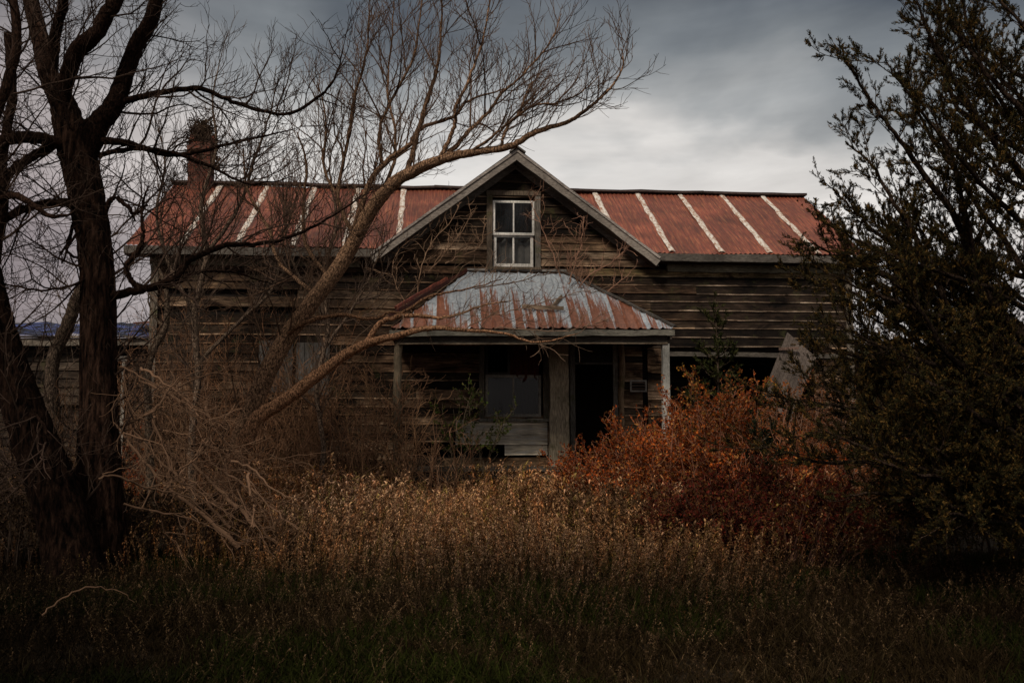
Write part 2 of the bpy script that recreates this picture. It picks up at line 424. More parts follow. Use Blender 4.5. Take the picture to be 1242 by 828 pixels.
def rtint(x, y):
    k = sum(1 for s_ in bounds if s_ < x) % len(pt); t = pt[k]
    if y < YE + .12: t *= 1.1
    return (t, t, t)
rf = MB()
rf.add(*corr_sheet(-7.38, 7.02, valley, lambda y: ZE + .04 + (y - YE) * SL, YR, .095, .010, 9, rtint, per=5))
roof = rf.build('roof', M['rust'], house)
rb_ = MB(); rb_.add(*corr_sheet(-7.38, 7.02, lambda x: 6.5, lambda y: ZR + .04 - (y - YR) * SL, YR, .3, .01, 4, rtint)); rb_.build('rear_roof', M['rust'], house)
for s_ in seams:
    st = MB(); V = []; nn = 14; yb = valley(s_) + .02
    for q in range(nn + 1):
        y = yb + (YR - yb) * q / nn; zz = ZE + .062 + (y - YE) * SL
        w = .05 + .018 * random.random(); dx = random.gauss(0, .007)
        V += [(s_ - w + dx, y, zz - .004), (s_ - .03, y, zz + .012), (s_ + .03, y, zz + .012), (s_ + w + dx, y, zz - .004)]
    st.add(V, [[4*q+r, 4*q+r+1, 4*q+5+r, 4*q+4+r] for q in range(nn) for r in range(3)]); st.build('seam_strip', M['strip'], roof)
rc = MB()
for a, b in ((-7.42, -4.4), (-4.4, -1.6), (-1.6, 1.7), (1.7, 4.6), (4.6, 7.05)):
    rc.beam((a, YR, ZR + .085 + random.gauss(0, .012)), (b, YR, ZR + .085 + random.gauss(0, .012)), .05, .24, T=(.07, .05, .045), n=6, wob=.01)
rc.build('ridge_cap', M['trim'], roof)
# cross gable roof
gr = MB()
for s_ in (-1, 1):
    V = []; T = []; nu, nv = 24, 12
    for a in range(nu + 1):
        for b in range(nv + 1):
            f = a / nu; x = s_ * (GW + .12) * f; z = ZR + .045 - GS * abs(x)
            ymax = YE + (max(0, z - ZE)) / SL + .02
            y = -.40 + (max(ymax, -.38) + .40) * b / nv
            V.append((x, y, z + .006 * (b % 2))); T.append((.9, .9, .9))
    Fa = [[a*(nv+1)+b, a*(nv+1)+b+1, (a+1)*(nv+1)+b+1, (a+1)*(nv+1)+b] for a in range(nu) for b in range(nv)]
    gr.add(V, Fa, T)
gr.build('gable_roof', M['rust'], house)
for s_ in (-1, 1):
    rk = MB(); e = GW + .10
    off = -.075
    rk.beam((0 - s_ * .02, -.40, ZR + off), (s_ * e, -.40, ZR - GS * e + off), .17, .03, T=(.25, .215, .185), n=12, wob=.003)
    rk.beam((0 - s_ * .02, -.425, ZR + .005), (s_ * (e + .02), -.425, ZR - GS * e + .005), .045, .03, T=(.32, .28, .25), n=12, wob=.002)
    rk.beam((0, -.20, ZR + off - .07), (s_ * e, -.20, ZR - GS * e + off - .07), .02, .36, T=(.10, .085, .07), n=6)
    rk.beam((0, -.055, ZR + off - .14), (s_ * (e - .2), -.055, ZR - GS * (e - .2) + off - .14), .10, .03, T=(.14, .12, .1), n=10, wob=.003)
    rk.build('rake_board', M['trim'], house)
# apex cap
ap = MB(); ap.beam((-.14, -.43, ZR - .05), (.0, -.43, ZR + .06), .03, .12, T=(.10, .09, .08)); ap.beam((.0, -.43, ZR + .055), (.16, -.43, ZR - .06), .03, .12, T=(.10, .09, .08)); ap.build('apex_cap', M['trim'], house)
for a, b in ((-7.38, -2.62), (2.62, 7.02)):
    fa = MB(); fa.beam((a, YE - .02, ZE - .05), (b, YE - .02, ZE - .055), .15, .03, T=(.115, .10, .085), n=14, wob=.004)
    fa.beam((a, YE / 2, ZE - .13), (b, YE / 2, ZE - .13), .02, .30, T=(.06, .05, .04), n=4)
    fa.beam((a + .4, -.05, ZE - .21), (b - .4, -.05, ZE - .21), .15, .03, T=(.15, .13, .09), n=12, wob=.004)
    fa.build('fascia', M['trim'], house)

# windows
def sash(parent, x0, x1, z0, z1, y, w, T, mat, vbars=1, hb=None):
    s_ = MB()
    s_.box((x0, y - .02, z0), (x0 + w, y + .02, z1), T); s_.box((x1 - w, y - .02, z0), (x1, y + .02, z1), T)
    s_.box((x0 + w, y - .018, z0), (x1 - w, y + .018, z0 + w * 1.1), T); s_.box((x0 + w, y - .018, z1 - w), (x1 - w, y + .018, z1), T)
    for q in range(vbars):
        xm = x0 + (x1 - x0) * (q + 1) / (vbars + 1); s_.box((xm - w * .3, y - .014, z0 + w * 1.1), (xm + w * .3, y + .014, z1 - w), T)
    o = s_.build('sash', mat, parent)
    g = MB(); g.quad([(x0 + w, y, z0 + w), (x1 - w, y, z0 + w), (x1 - w, y, z1 - w), (x0 + w, y, z1 - w)]); 
    return o, g
wf = MB()
T = (.12, .09, .065)
wf.beam((GWIN[0] - .04, -.05, GWIN[2]), (GWIN[0] - .04, -.05, GWIN[3] + .08), .11, .04, up=(1, 0, 0), T=T, n=5, wob=.003)
wf.beam((GWIN[1] + .04, -.05, GWIN[2]), (GWIN[1] + .04, -.05, GWIN[3] + .08), .11, .04, up=(1, 0, 0), T=(.15, .13, .11), n=5, wob=.003)
wf.beam((GWIN[0] - .1, -.055, GWIN[3] + .12), (GWIN[1] + .1, -.055, GWIN[3] + .12), .09, .06, T=T, n=4)
wf.beam((GWIN[0] - .1, -.07, GWIN[2] - .03), (GWIN[1] + .1, -.07, GWIN[2] - .03), .05, .1, T=T, n=4)
gwin = wf.build('window', M['post'], house)
W_ = (.74, .70, .64)
x0, x1 = GWIN[0] + .025, GWIN[1] - .025
o, g = sash(gwin, x0, x1, 5.50, 6.19, -.01, .045, W_, M['white']); g.build('pane', M['glass'], gwin)
o, g = sash(gwin, x0 + .02, x1 - .02, 4.88, 5.52, .035, .055, W_, M['white']); g.build('pane', M['glass'], gwin)
cu = MB(); V = []; nn = 30
for q in range(nn + 1):
    x = x0 + (x1 - x0) * q / nn; zz = .02 * math.sin(q * 1.1)
    V += [(x, .16 + zz, 4.9), (x, .16 + zz, 5.47 - .1 * abs(math.sin(q * .35)))]
cu.add(V, [[2*q, 2*q+2, 2*q+3, 2*q+1] for q in range(nn)]); cu.build('curtain', M['curtain'], gwin)

wf = MB(); T = (.10, .085, .065)
wf.beam((WIN[0] - .05, -.05, WIN[2]), (WIN[0] - .05, -.05, WIN[3] + .02), .10, .04, up=(1, 0, 0), T=T, n=5, wob=.003)
wf.beam((WIN[1] + .06, -.05, WIN[2] - .05), (WIN[1] + .06, -.05, WIN[3] + .02), .11, .04, up=(1, 0, 0), T=T, n=5, wob=.004)
wf.beam((WIN[0] - .12, -.075, WIN[2] - .04), (WIN[1] + .1, -.075, WIN[2] - .04), .06, .11, T=(.16, .145, .12), n=6, wob=.006)
lw = wf.build('window', M['post'], house)
o, g = sash(lw, WIN[0] + .02, WIN[1] - .04, WIN[2] + .02, 2.75, .0, .05, (.22, .20, .17), M['white']); g.build('pane', M['glass'], lw)
o, g = sash(lw, WIN[0] + .02, WIN[0] + .50, 2.75, WIN[3], .04, .05, (.05, .045, .04), M['post'], vbars=0)
sb = MB()
for q in range(9): sb.box((WIN[0] + .03 + q * .12, .14, WIN[2]), (WIN[0] + .14 + q * .12, .16, 2.7 + random.uniform(-.03, .03)), rsc((.006, .005, .0045), .6, 1.2))
sb.build('inside_board', M['darkwood'], lw)
rg = MB(); V = []
for q in range(13): V += [(-.1 + q * .047, .0 + .02 * math.sin(q * 1.7), 3.36), (-.1 + q * .047, .0 + .03 * math.sin(q * 1.7), 2.68 + .07 * math.sin(q * .9))]
rg.add(V, [[2*q, 2*q+2, 2*q+3, 2*q+1] for q in range(12)]); rg.build('rag_curtain', M['redrag'], lw)
# door opening with frame and half lowered dark door light
df = MB()
df.beam((DOOR[0] - .03, -.05, 1.0), (DOOR[0] - .03, -.05, 3.42), .10, .05, up=(1, 0, 0), T=(.11, .10, .085), n=5, wob=.003)
df.beam((DOOR[1] + .03, -.06, 1.0), (DOOR[1] + .03, -.06, 3.42), .09, .06, up=(1, 0, 0), T=(.16, .145, .125), n=5, wob=.003)
df.beam((DOOR[0], -.03, 2.98), (DOOR[1], -.03, 2.98), .035, .06, T=(.10, .09, .08), n=3)
dr = df.build('doorway', M['post'], house)
tr = MB(); tr.quad([(DOOR[0], 0, 3.0), (DOOR[1], 0, 3.0), (DOOR[1], 0, 3.4), (DOOR[0], 0, 3.4)], (.03, .027, .024)); tr.build('transom_panel', M['darkwood'], dr)
# pilaster between window and door, log right of the door
pl = MB(); pl.beam((.83, -.14, .4), (.83, -.14, 3.44), .36, .16, up=(1, 0, 0), T=(.33, .27, .19), n=14, wob=.006); pl.beam((1.03, -.10, .4), (1.03, -.10, 3.4), .05, .08, up=(1, 0, 0), T=(.03, .025, .02), n=6)
pl.build('pilaster', M['post'], house)
lg = MB(); lg.tubes([([(2.06 + random.gauss(0, .01), -.11, z) for z in np.linspace(.5, 3.42, 12)], [.062 + random.gauss(0, .005) for _ in range(12)])], 9, (.15, .10, .06), rough=.06); lg.build('log_post', M['post'], house, smooth=True)
# small vent
vt = MB()
vt.box((2.24, -.075, 2.43), (2.57, -.045, 2.46), (.3, .27, .24)); vt.box((2.24, -.075, 2.63), (2.57, -.045, 2.66), (.3, .27, .24))
vt.box((2.24, -.076, 2.46), (2.27, -.045, 2.63), (.3, .27, .24)); vt.box((2.54, -.076, 2.46), (2.57, -.045, 2.63), (.3, .27, .24))
for q in range(3): vt.box((2.27, -.07, 2.485 + q * .055), (2.54, -.05, 2.505 + q * .055), (.13, .09, .07))
vt.build('wall_vent', M['white'], house)
# pale boarded window on the left wall
bw = MB()
for q in range(4): bw.beam((-4.82 + q * .16, -.05, 2.4), (-4.82 + q * .16, -.05, 3.38), .15, .02, up=(1, 0, 0), T=rsc((.13, .12, .11), .8, 1.1), n=4)
for q in range(4): bw.beam((-4.12 + q * .16, -.05, 2.35), (-4.12 + q * .16, -.05, 3.35), .15, .02, up=(1, 0, 0), T=rsc((.12, .11, .10), .8, 1.1), n=4)
bw.build('boarded_window', M['post'], house)

# porch
porch = MB()
PB = [(-2.32, -2.05, 3.42), (2.64, -2.05, 3.46)]; PT = [(-.9, -.02, 4.76), (.94, -.02, 4.76)]
npan = 25; bw_ = (PB[1][0] - PB[0][0]) / npan
V = []; T = []; Fa = []
prust = [min(1, max(0, random.gauss(.42, .20))) for _ in range(npan)]
def porch_xy(x, t):   # t 0 bottom .. 1 top ; clipped by the hips
    return (x, -2.05 + 2.03 * t, 3.42 + 1.34 * t + .04 * (x + 2.3) / 5 * (1 - t))
def tmax(x):
    if x < PT[0][0]: return max(.0, (x - PB[0][0]) / (PT[0][0] - PB[0][0]))
    if x > PT[1][0]: return max(.0, (PB[1][0] - x) / (PB[1][0] - PT[1][0]))
    return 1.0
xs_ = np.linspace(PB[0][0], PB[1][0], npan * 10 + 1); rows = 16
for ix, x in enumerate(xs_):
    tm = tmax(x)
    f = (ix % 10) / 10
    rib = .028 if f in (0,) else (.016 if ix % 10 in (1, 9) else .004 * math.sin(f * 6.28))
    pn = min(npan - 1, ix // 10)
    for r in range(rows + 1):
        t = tm * r / rows; p = porch_xy(x, t)
        V.append((p[0], p[1], p[2] + rib + .006 * math.sin(x * 2.3 + r)))
        wr = prust[pn]
        v = (.98 - t * 1.15) * .9 + (wr - .42) * .95
        if x > 2.15: v -= .4
        if ix % 10 in (1, 0): v += .12
        if ix % 10 in (7, 8, 9): v -= .16 + .3 * prust[(pn * 7) % npan]
        T.append((v, v, v))
R1 = rows + 1
porch.add(V, [[a*R1+b, (a+1)*R1+b, (a+1)*R1+b+1, a*R1+b+1] for a in range(len(xs_) - 1) for b in range(rows)], T)
proof = porch.build('porch_roof', M['galv'], house)
for s_, xb, xt in ((-1, PB[0][0], PT[0][0]), (1, PB[1][0], PT[1][0])):
    q = MB(); n_ = 8; V = []; 
    for a in range(n_ + 1):
        f = a / n_; z = 3.44 + 1.34 * f; x = xb + (xt - xb) * f; y = -2.05 + 2.03 * f
        V += [(x, y, z), (x, 0, z)]
    q.add(V, [[2*a, 2*a+1, 2*a+3, 2*a+2] for a in range(n_)], (.8, .8, .8)); q.build('porch_roof_side', M['rust'], house)
hc = MB()
hc.beam((-2.42, -1.95, 3.60), (-.93, -.05, 4.80), .06, .025, T=(.45, .35, .35), n=12, wob=.008)
hc.beam((-2.25, -1.9, 3.80), (-1.35, -.7, 4.52), .05, .05, T=(1.3, 1.1, 1.1), n=8, wob=.006)
hc.build('hip_flashing', M['rust'], proof)
hc = MB(); hc.beam((2.66, -2.05, 3.50), (.94, -.03, 4.81), .035, .07, T=(.10, .09, .08), n=10, wob=.004); hc.beam((-.95, -.05, 4.80), (1.0, -.05, 4.80), .04, .08, T=(.22, .2, .18), n=8, wob=.004); hc.build('hip_cap', M['trim'], proof)
pf = MB()
pf.beam((-2.35, -2.02, 3.335), (2.66, -2.02, 3.385), .10, .03, T=(.20, .185, .15), n=14, wob=.004)
pf.beam((-2.2, -1.9, 3.22), (2.55, -1.9, 3.27), .13, .08, T=(.05, .042, .034), n=6, wob=.003)
pf.beam((-2.2, -1.95, 3.16), (2.55, -1.95, 3.205), .022, .03, T=(.17, .13, .09), n=10, wob=.003)
for xx in (-2.3, 2.6): pf.beam((xx, -2.0, 3.33), (xx, 0, 3.33), .1, .03, T=(.12, .1, .08), n=4)
pf.quad([(-2.25, -1.85, 3.29), (2.55, -1.85, 3.31), (2.55, -.05, 3.47), (-2.25, -.05, 3.47)], (.04, .035, .03))
pf.build('porch_fascia', M['trim'], house)
pfl = MB()
for q in range(22): pfl.box((-2.2 + q * .22, -1.95, .96), (-1.99 + q * .22, -.06, 1.0 + random.uniform(-.005, .005)), rsc((.09, .075, .06), .6, 1.1))
pfl.box((-2.2, -1.9, .80), (2.6, -1.84, .95), (.06, .05, .04))
pfl.build('porch_floor', M['trim'], house)
p1 = MB(); p1.tubes([([(-2.2 + random.gauss(0, .012), -1.86, z) for z in np.linspace(.0, 3.2, 14)], [.075 + random.gauss(0, .006) for _ in range(14)])], 10, (.135, .105, .07), rough=.07); p1.build('porch_post', M['post'], house, smooth=True)
p2 = MB(); p2.beam((2.52, -1.88, .2), (2.52, -1.88, 3.2), .13, .12, up=(1, 0, 0), T=(.33, .32, .29), n=8, wob=.003); p2.build('porch_post', M['white'], house)

# chimney
ch = MB(); cx = -6.78
ch.box((cx - .235, 2.72, 6.3), (cx + .235, 3.2, 8.05)); ch.box((cx - .26, 2.69, 7.86), (cx + .26, 3.23, 7.96)); 
for q in range(9):
    a = random.uniform(-.25, .12); b = random.uniform(2.74, 3.1); ch.box((cx + a, b, 8.05), (cx + a + .2, b + .1, 8.05 + random.choice([.07, .14, .2])))
ch.build('chimney', M['brick'], house)

# ------------------------------------------------------------------ side shed with tarp
shed = empty('shed', (HX, HY, 0), TH, 'low dark side shed under a blue tarp at the left end of the house', 'shed')
sh = MB()
siding(sh, -12.2, -7.0, .2, 3.32, 1.2, [(-8.35, -7.72, .2, 3.0)], lambda x, z: rsc((.05, .04, .032), .5, 1.1), miss=.08)
sh.quad([(-12.2, 1.25, 0), (-8.35, 1.25, 0), (-8.35, 1.25, 3.4), (-12.2, 1.25, 3.4)], (.02, .016, .013)); sh.quad([(-7.72, 1.25, 0), (-7.0, 1.25, 0), (-7.0, 1.25, 3.4), (-7.72, 1.25, 3.4)], (.02, .016, .013))
sh.quad([(-12.2, 1.25, 0), (-12.2, 4, 0), (-12.2, 4, 3.7), (-12.2, 1.25, 3.4)], (.03, .025, .02)); sh.quad([(-12.2, 4, 0), (-6.95, 4, 0), (-6.95, 4, 3.7), (-12.2, 4, 3.7)], (.03, .025, .02))
sh.build('wall', M['siding'], shed)
sr = MB(); sr.beam((-12.3, .95, 3.40), (-7.0, .95, 3.44), .15, .03, T=(.17, .14, .11), n=12, wob=.006)
sr.beam((-12.3, .92, 3.50), (-7.0, .92, 3.53), .03, .05, T=(.24, .19, .14), n=12, wob=.006); sr.build('fascia', M['trim'], shed)
sr = MB(); V = []; nn, mm = 50, 10
for a in range(nn + 1):
    for b in range(mm + 1):
        x = -12.3 + 5.3 * a / nn; y = .85 + 3.2 * b / mm; V.append((x, y, 3.55 + .18 * (y - .85) + .03 * math.sin(x * 3 + y * 2) + .02 * math.sin(x * 7.7) + RNG.normal(0, .006)))
Fa = [[a*(mm+1)+b, (a+1)*(mm+1)+b, (a+1)*(mm+1)+b+1, a*(mm+1)+b+1] for a in range(nn) for b in range(mm)]
sr.add(V, Fa); sroof = sr.build('roof', M['tarp'], shed)
rs = MB(); rs.beam((-7.9, 2.6, 4.0), (-7.0, 2.6, 4.05), .9, .03, up=(0, 1, .14), T=(1, 1, 1), n=4); rs.build('rusty_sheet', M['rust'], sroof)
dfm = MB()
dfm.beam((-8.30, 1.13, .2), (-8.30, 1.13, 3.05), .14, .05, up=(1, 0, 0), T=(.5, .47, .43), n=6, wob=.004)
dfm.beam((-7.74, 1.13, .2), (-7.74, 1.13, 3.05), .07, .05, up=(1, 0, 0), T=(.3, .27, .23), n=6, wob=.004)
dfm.beam((-8.37, 1.12, 3.09), (-7.68, 1.12, 3.11), .10, .05, T=(.15, .135, .12), n=4); dfm.build('door_frame', M['post'], shed)

def hw(x, y, z):   # house-local to world
    return (HX + math.cos(TH) * x - math.sin(TH) * y, HY + math.sin(TH) * x + math.cos(TH) * y, z)
def world_obj(mb, name, mat, label, cat, group=None, smooth=False):
    return tag(mb.build(name, mat, smooth=smooth), label, cat, group)

# loose boards on the porch roof, slanted board panel
for (a, b, lab) in (((.0, 3.84 + .03, -1.48), (.75, 3.80 + .03, -1.55), 'longer loose grey board lying level on the porch roof'), ((.55, 3.86, -1.5), (.78, 4.12, -1.05), 'short loose board leaning up the slope of the porch roof')):
    o = MB(); o.beam(hw(a[0], a[2], a[1] + .03), hw(b[0], b[2], b[1] + .03), .07, .03, T=(.22, .16, .11), n=4, wob=.003)
    world_obj(o, 'loose_board', M['trim'], lab, 'board')
pn = MB(); 
tp = np.array(hw(5.08, -1.0, 3.52)); lf = np.array(hw(4.50, -1.25, 2.35)); rt = np.array(hw(5.62, -1.0, 3.05)); bt = lf + (rt - tp) + np.array([0, -.3, 0])
for q in range(9):
    f0, f1 = q / 9 + .003, (q + 1) / 9 - .003
    a0, a1 = tp + (rt - tp) * f0, tp + (rt - tp) * f1; b0, b1 = a0 + (lf - tp) * 1.05, a1 + (lf - tp) * 1.05
    j = np.array([0, .05, 0]); t = np.array([.12, .095, .08]) * random.uniform(.75, 1.1)
    V = [a0, a1, b1, b0, a0 + j, a1 + j, b1 + j, b0 + j]
    pn.add(V, [[0, 3, 2, 1], [4, 5, 6, 7], [0, 1, 5, 4], [1, 2, 6, 5], [2, 3, 7, 6], [3, 0, 4, 7]], t)
pn.beam(tuple(tp + (lf - tp) * .28 + np.array([-.05, -.04, 0])), tuple(tp + (lf - tp) * .28 + np.array([.32, -.04, .02])), .05, .04, T=(.14, .09, .07))
world_obj(pn, 'board_panel', wood_mat('grey panel boards', (6, 6, 3), lo=.5, hi=1.4), 'grey plank panel leaning on the house wall above the orange bush', 'wooden panel')

# ------------------------------------------------------------------ branch growth
def nrm(v):
    l = math.sqrt(v[0]**2 + v[1]**2 + v[2]**2) or 1; return (v[0]/l, v[1]/l, v[2]/l)
def wander(p, d, length, n, wob, trop):
    pts = [p]; st = length / n
    for _ in range(n):
        d = nrm((d[0] + random.gauss(0, wob), d[1] + random.gauss(0, wob), d[2] + random.gauss(0, wob) + trop))
        p = (p[0] + d[0]*st, p[1] + d[1]*st, p[2] + d[2]*st); pts.append(p)
    return pts
def smooth_path(pts, rad, per=4, jit=.0):
    """Catmull-Rom through the given joints"""
    P_ = [np.array(p) for p in pts]; out = []; ro = []
    for i in range(len(P_) - 1):
        p0 = P_[max(i - 1, 0)]; p1 = P_[i]; p2 = P_[i + 1]; p3 = P_[min(i + 2, len(P_) - 1)]
        for k in range(per):
            t = k / per
            c = .5 * ((2*p1) + (-p0 + p2)*t + (2*p0 - 5*p1 + 4*p2 - p3)*t*t + (-p0 + 3*p1 - 3*p2 + p3)*t**3)
            if jit: c = c + RNG.normal(0, jit, 3)
            out.append(tuple(c)); ro.append(rad[i] + (rad[i+1] - rad[i]) * t)
    out.append(tuple(P_[-1])); ro.append(rad[-1]); return out, ro
def grow(parent, level, spec, out):
    """spec[level] = (spacing, start_t, len_lo, len_hi, r_ratio, rmin, angle, nseg, wob, trop, ybias)"""
    if level >= len(spec): return
    sp, t0, l0, l1, rr, rmin, ang, ns, wob, trop = spec[level]
    pts, rad = parent
    seg = [math.dist(a, b) for a, b in zip(pts, pts[1:])]; tot = sum(seg)
    if tot < 1e-6: return
    s = tot * t0 + random.random() * sp
    while s < tot:
        acc = 0
        for i, l in enumerate(seg):
            if acc + l >= s: break
            acc += l
        f = (s - acc) / seg[i]; p = tuple(pts[i][k] + (pts[i+1][k] - pts[i][k]) * f for k in range(3))
        d = nrm(tuple(pts[i+1][k] - pts[i][k] for k in range(3)))
        r = nrm((random.gauss(0, 1), random.gauss(0, 1), random.gauss(.35, 1)))
        dot = sum(a*b for a, b in zip(r, d)); side = nrm(tuple(r[k] - dot*d[k] for k in range(3)))
        a = math.radians(random.gauss(ang, 12)); nd = tuple(d[k]*math.cos(a) + side[k]*math.sin(a) for k in range(3))
        ln = random.uniform(l0, l1) * (1 - .55 * s / tot)
        r0 = max(rmin, min(rad[i] * .75, rr * ln)); 
        q = wander(p, nd, ln, ns, wob, trop)
        ch_ = (q, [r0 + (rmin * .6 - r0) * k / ns for k in range(ns + 1)])
        out[level].append(ch_); grow(ch_, level + 1, spec, out)
        s += sp * random.uniform(.5, 1.6)

def tree(name, label, cat, base, limbs, spec, bark_t, twig_t, group=None, trunk_idx=1, sides=10, rough=.05):
    """limbs: list of ([(px,py,Y)], [radius px-free metres]); the first trunk_idx limbs make the trunk"""
    root = empty(name, base, 0, label, cat, group)
    inv = Matrix.Translation(base).inverted()
    def loc(b): return [tuple(np.array(p) - np.array(base)) for p in b]
    tk = MB(); lb = MB(); out = [[] for _ in spec]; nl = 0
    for i, (pp, rr) in enumerate(limbs):
        pts = [P(*p) for p in pp]; pts, rad = smooth_path(pts, rr, 9 if i < trunk_idx else 6, jit=.006 if i >= trunk_idx else .004)
        if i < trunk_idx: tk.tubes([(loc(pts), rad)], sides, bark_t, rough=rough)
        else: lb.tubes([(loc(pts), rad)], 7, bark_t, rough=rough); nl += 1
        grow((pts, rad), 0, spec, out)
    tk.build('trunk', M['bark' if bark_t[0] < .05 else 'bark_fine'], root, smooth=True)
    if nl: lb.build('limbs', M['bark_fine'], root, smooth=True)
    tw = MB()
    for l, br in enumerate(out):
        if br: tw.tubes([(loc(b[0]), b[1]) for b in br], 5 if l == 0 else 3, twig_t)
    if tw.n: tw.build('twigs', M['twig'], root, smooth=False)
    return root, out

DKB = (.017, .009, .006); DKT = (.036, .023, .017)
D = 12.0
specA = [(.12, .12, .5, 1.9, .012, .0058, 50, 8, .17, .035), (.12, .12, .25, .85, .010, .0042, 42, 6, .18, .045), (.12, .2, .12, .42, .009, .0033, 40, 4, .18, .04)]
A = [
 ([(124,700,D),(123,640,D),(122,560,D),(120,450,D),(119,330,D),(112,270,D),(99,205,D),(90,170,D),(82,140,D),(72,115,D),(60,92,D),(50,50,D+.2),(38,0,D+.4),(30,-60,D+.5)], [.36,.28,.22,.19,.18,.185,.20,.19,.155,.13,.115,.10,.085,.07]),
 ([(92,180,D),(76,125,D-.1),(92,65,D-.3),(115,42,D-.4),(140,0,D-.5),(165,-50,D-.5)], [.11,.10,.11,.10,.09,.07]),
 ([(100,205,D),(118,155,D),(138,128,D),(152,90,D),(165,55,D),(185,18,D),(200,-50,D)], [.14,.13,.12,.105,.10,.09,.07]),
 ([(62,90,D),(66,50,D),(75,10,D-.3),(78,-40,D-.5)], [.08,.07,.06,.05]),
 ([(92,180,D),(60,171,D-.2),(34,166,D-.4),(0,173,D-.5),(-50,190,D-.6)], [.10,.075,.075,.07,.06]),
 ([(70,170,D),(40,190,D-.2),(18,203,D-.3),(6,222,D-.3),(-5,260,D-.3)], [.06,.06,.055,.05,.04]),
 ([(108,262,D),(80,246,D-.2),(40,250,D-.4),(0,268,D-.6),(-40,290,D-.6)], [.06,.055,.05,.05,.04]),
 ([(104,150,D),(135,130,D),(169,118,D),(210,110,D+.2),(243,107,D+.4),(268,117,D+.5),(287,125,D+.5),(345,139,D+.6),(389,115,D+.6),(408,90,D+.6),(416,57,D+.6)], [.05,.045,.042,.038,.034,.03,.028,.022,.018,.013,.006]),
 ([(115,170,D),(145,172,D),(176,180,D+.2),(205,188,D+.4),(237,184,D+.5),(290,172,D+.6),(355,157,D+.7)], [.05,.042,.036,.03,.026,.016,.006]),
 ([(112,190,D),(160,180,D+.1),(203,184,D+.2),(240,196,D+.2),(264,206,D+.3),(304,223,D+.4),(355,214,D+.4)], [.035,.03,.026,.022,.018,.012,.006]),
 ([(124,360,D),(150,355,D),(176,350,D),(200,343,D),(216,334,D),(226,318,D),(237,311,D),(277,297,D+.3),(321,295,D+.5),(369,280,D+.7),(409,258,D+.8),(440,235,D+.9)], [.06,.055,.05,.048,.045,.042,.04,.034,.028,.022,.014,.006]),
 ([(170,350,D),(158,338,D),(153,322,D),(166,306,D),(174,285,D),(172,255,D),(180,225,D)], [.038,.036,.034,.03,.026,.018,.010]),
 ([(125,270,D),(135,240,D),(148,245,D),(163,258,D),(178,248,D)], [.035,.03,.025,.02,.012]),
 ([(165,345,D),(180,350,D+.1),(210,345,D+.2),(240,330,D+.4),(280,330,D+.6),(330,345,D+.8)], [.03,.026,.024,.02,.014,.006]),
 ([(100,250,D),(80,300,D),(98,313,D)], [.025,.02,.012]),
 ([(110,330,D),(90,345,D-.2),(50,352,D-.4),(5,344,D-.5)], [.02,.016,.013,.008]),
 ([(112,262,D),(88,290,D-.2),(75,320,D-.2)], [.02,.015,.008]),
]
tree('bare_tree', 'tall dark bare tree with upright forked trunk at the left, in front of the shed', 'tree', P(124, 700, D)[:2] + (0,), A, specA, DKB, DKT, trunk_idx=1, sides=26, rough=.055)
DB = 11.4
B = [([(95,720,DB),(80,640,DB),(56,570,DB),(26,490,DB),(0,405,DB),(-14,340,DB),(-30,250,DB),(-60,150,DB)], [.36,.28,.25,.22,.18,.155,.13,.11]),
     ([(-8,340,DB),(-5,300,DB),(4,250,DB),(2,200,DB+.2),(15,120,DB+.2),(10,40,DB+.2)], [.07,.07,.065,.06,.055,.05]),
     ([(-20,280,DB),(-10,160,DB-.4),(20,60,DB-.4),(15,-20,DB-.4)], [.06,.06,.055,.045]),
     ([(-30,250,DB),(20,238,DB-.4),(60,262,DB-.5),(90,258,DB-.5)], [.05,.04,.025,.01]),
     ([(40,500,DB),(55,520,DB-.4),(50,560,DB-.4),(48,570,DB-.6)], [.02,.018,.012,.006])]
tree('bare_tree', 'thick dark leaning tree trunk at the far left edge, beside the forked tree', 'tree', P(95, 720, DB)[:2] + (0,), B, specA, DKB, DKT, trunk_idx=1, sides=26, rough=.055)
DS = 15.5
Bs = [([(72,600,DS),(66,520,DS),(62,460,DS),(68,425,DS),(82,395,DS),(92,365,DS),(100,345,DS)], [.13,.11,.10,.10,.10,.09,.07]),
      ([(100,345,DS),(110,300,DS),(130,250,DS)], [.05,.04,.02])]
tree('bare_tree', 'short crooked trunk curving up beside the tarp-covered shed roof', 'tree', P(72, 600, DS)[:2] + (0,), Bs, specA[:2], (.07, .05, .036), (.06, .042, .03))
DD = 14.5
Dd = [([(185,620,DD),(182,560,DD),(180,500,DD),(179,455,DD),(186,425,DD),(200,398,DD),(203,370,DD),(200,345,DD),(192,325,DD)], [.07,.06,.055,.052,.05,.048,.04,.03,.02]),
      ([(200,398,DD),(188,385,DD),(180,360,DD),(192,330,DD)], [.02,.018,.012,.006])]
tree('bare_tree', 'thin pale crooked sapling trunk right of the dark forked tree', 'tree', P(185, 620, DD)[:2] + (0,), Dd, [(.25, .3, .5, 1.2, .010, .005, 50, 6, .2, .02), (.2, .2, .2, .6, .01, .004, 45, 4, .2, .02)], (.14, .10, .07), (.12, .085, .06))

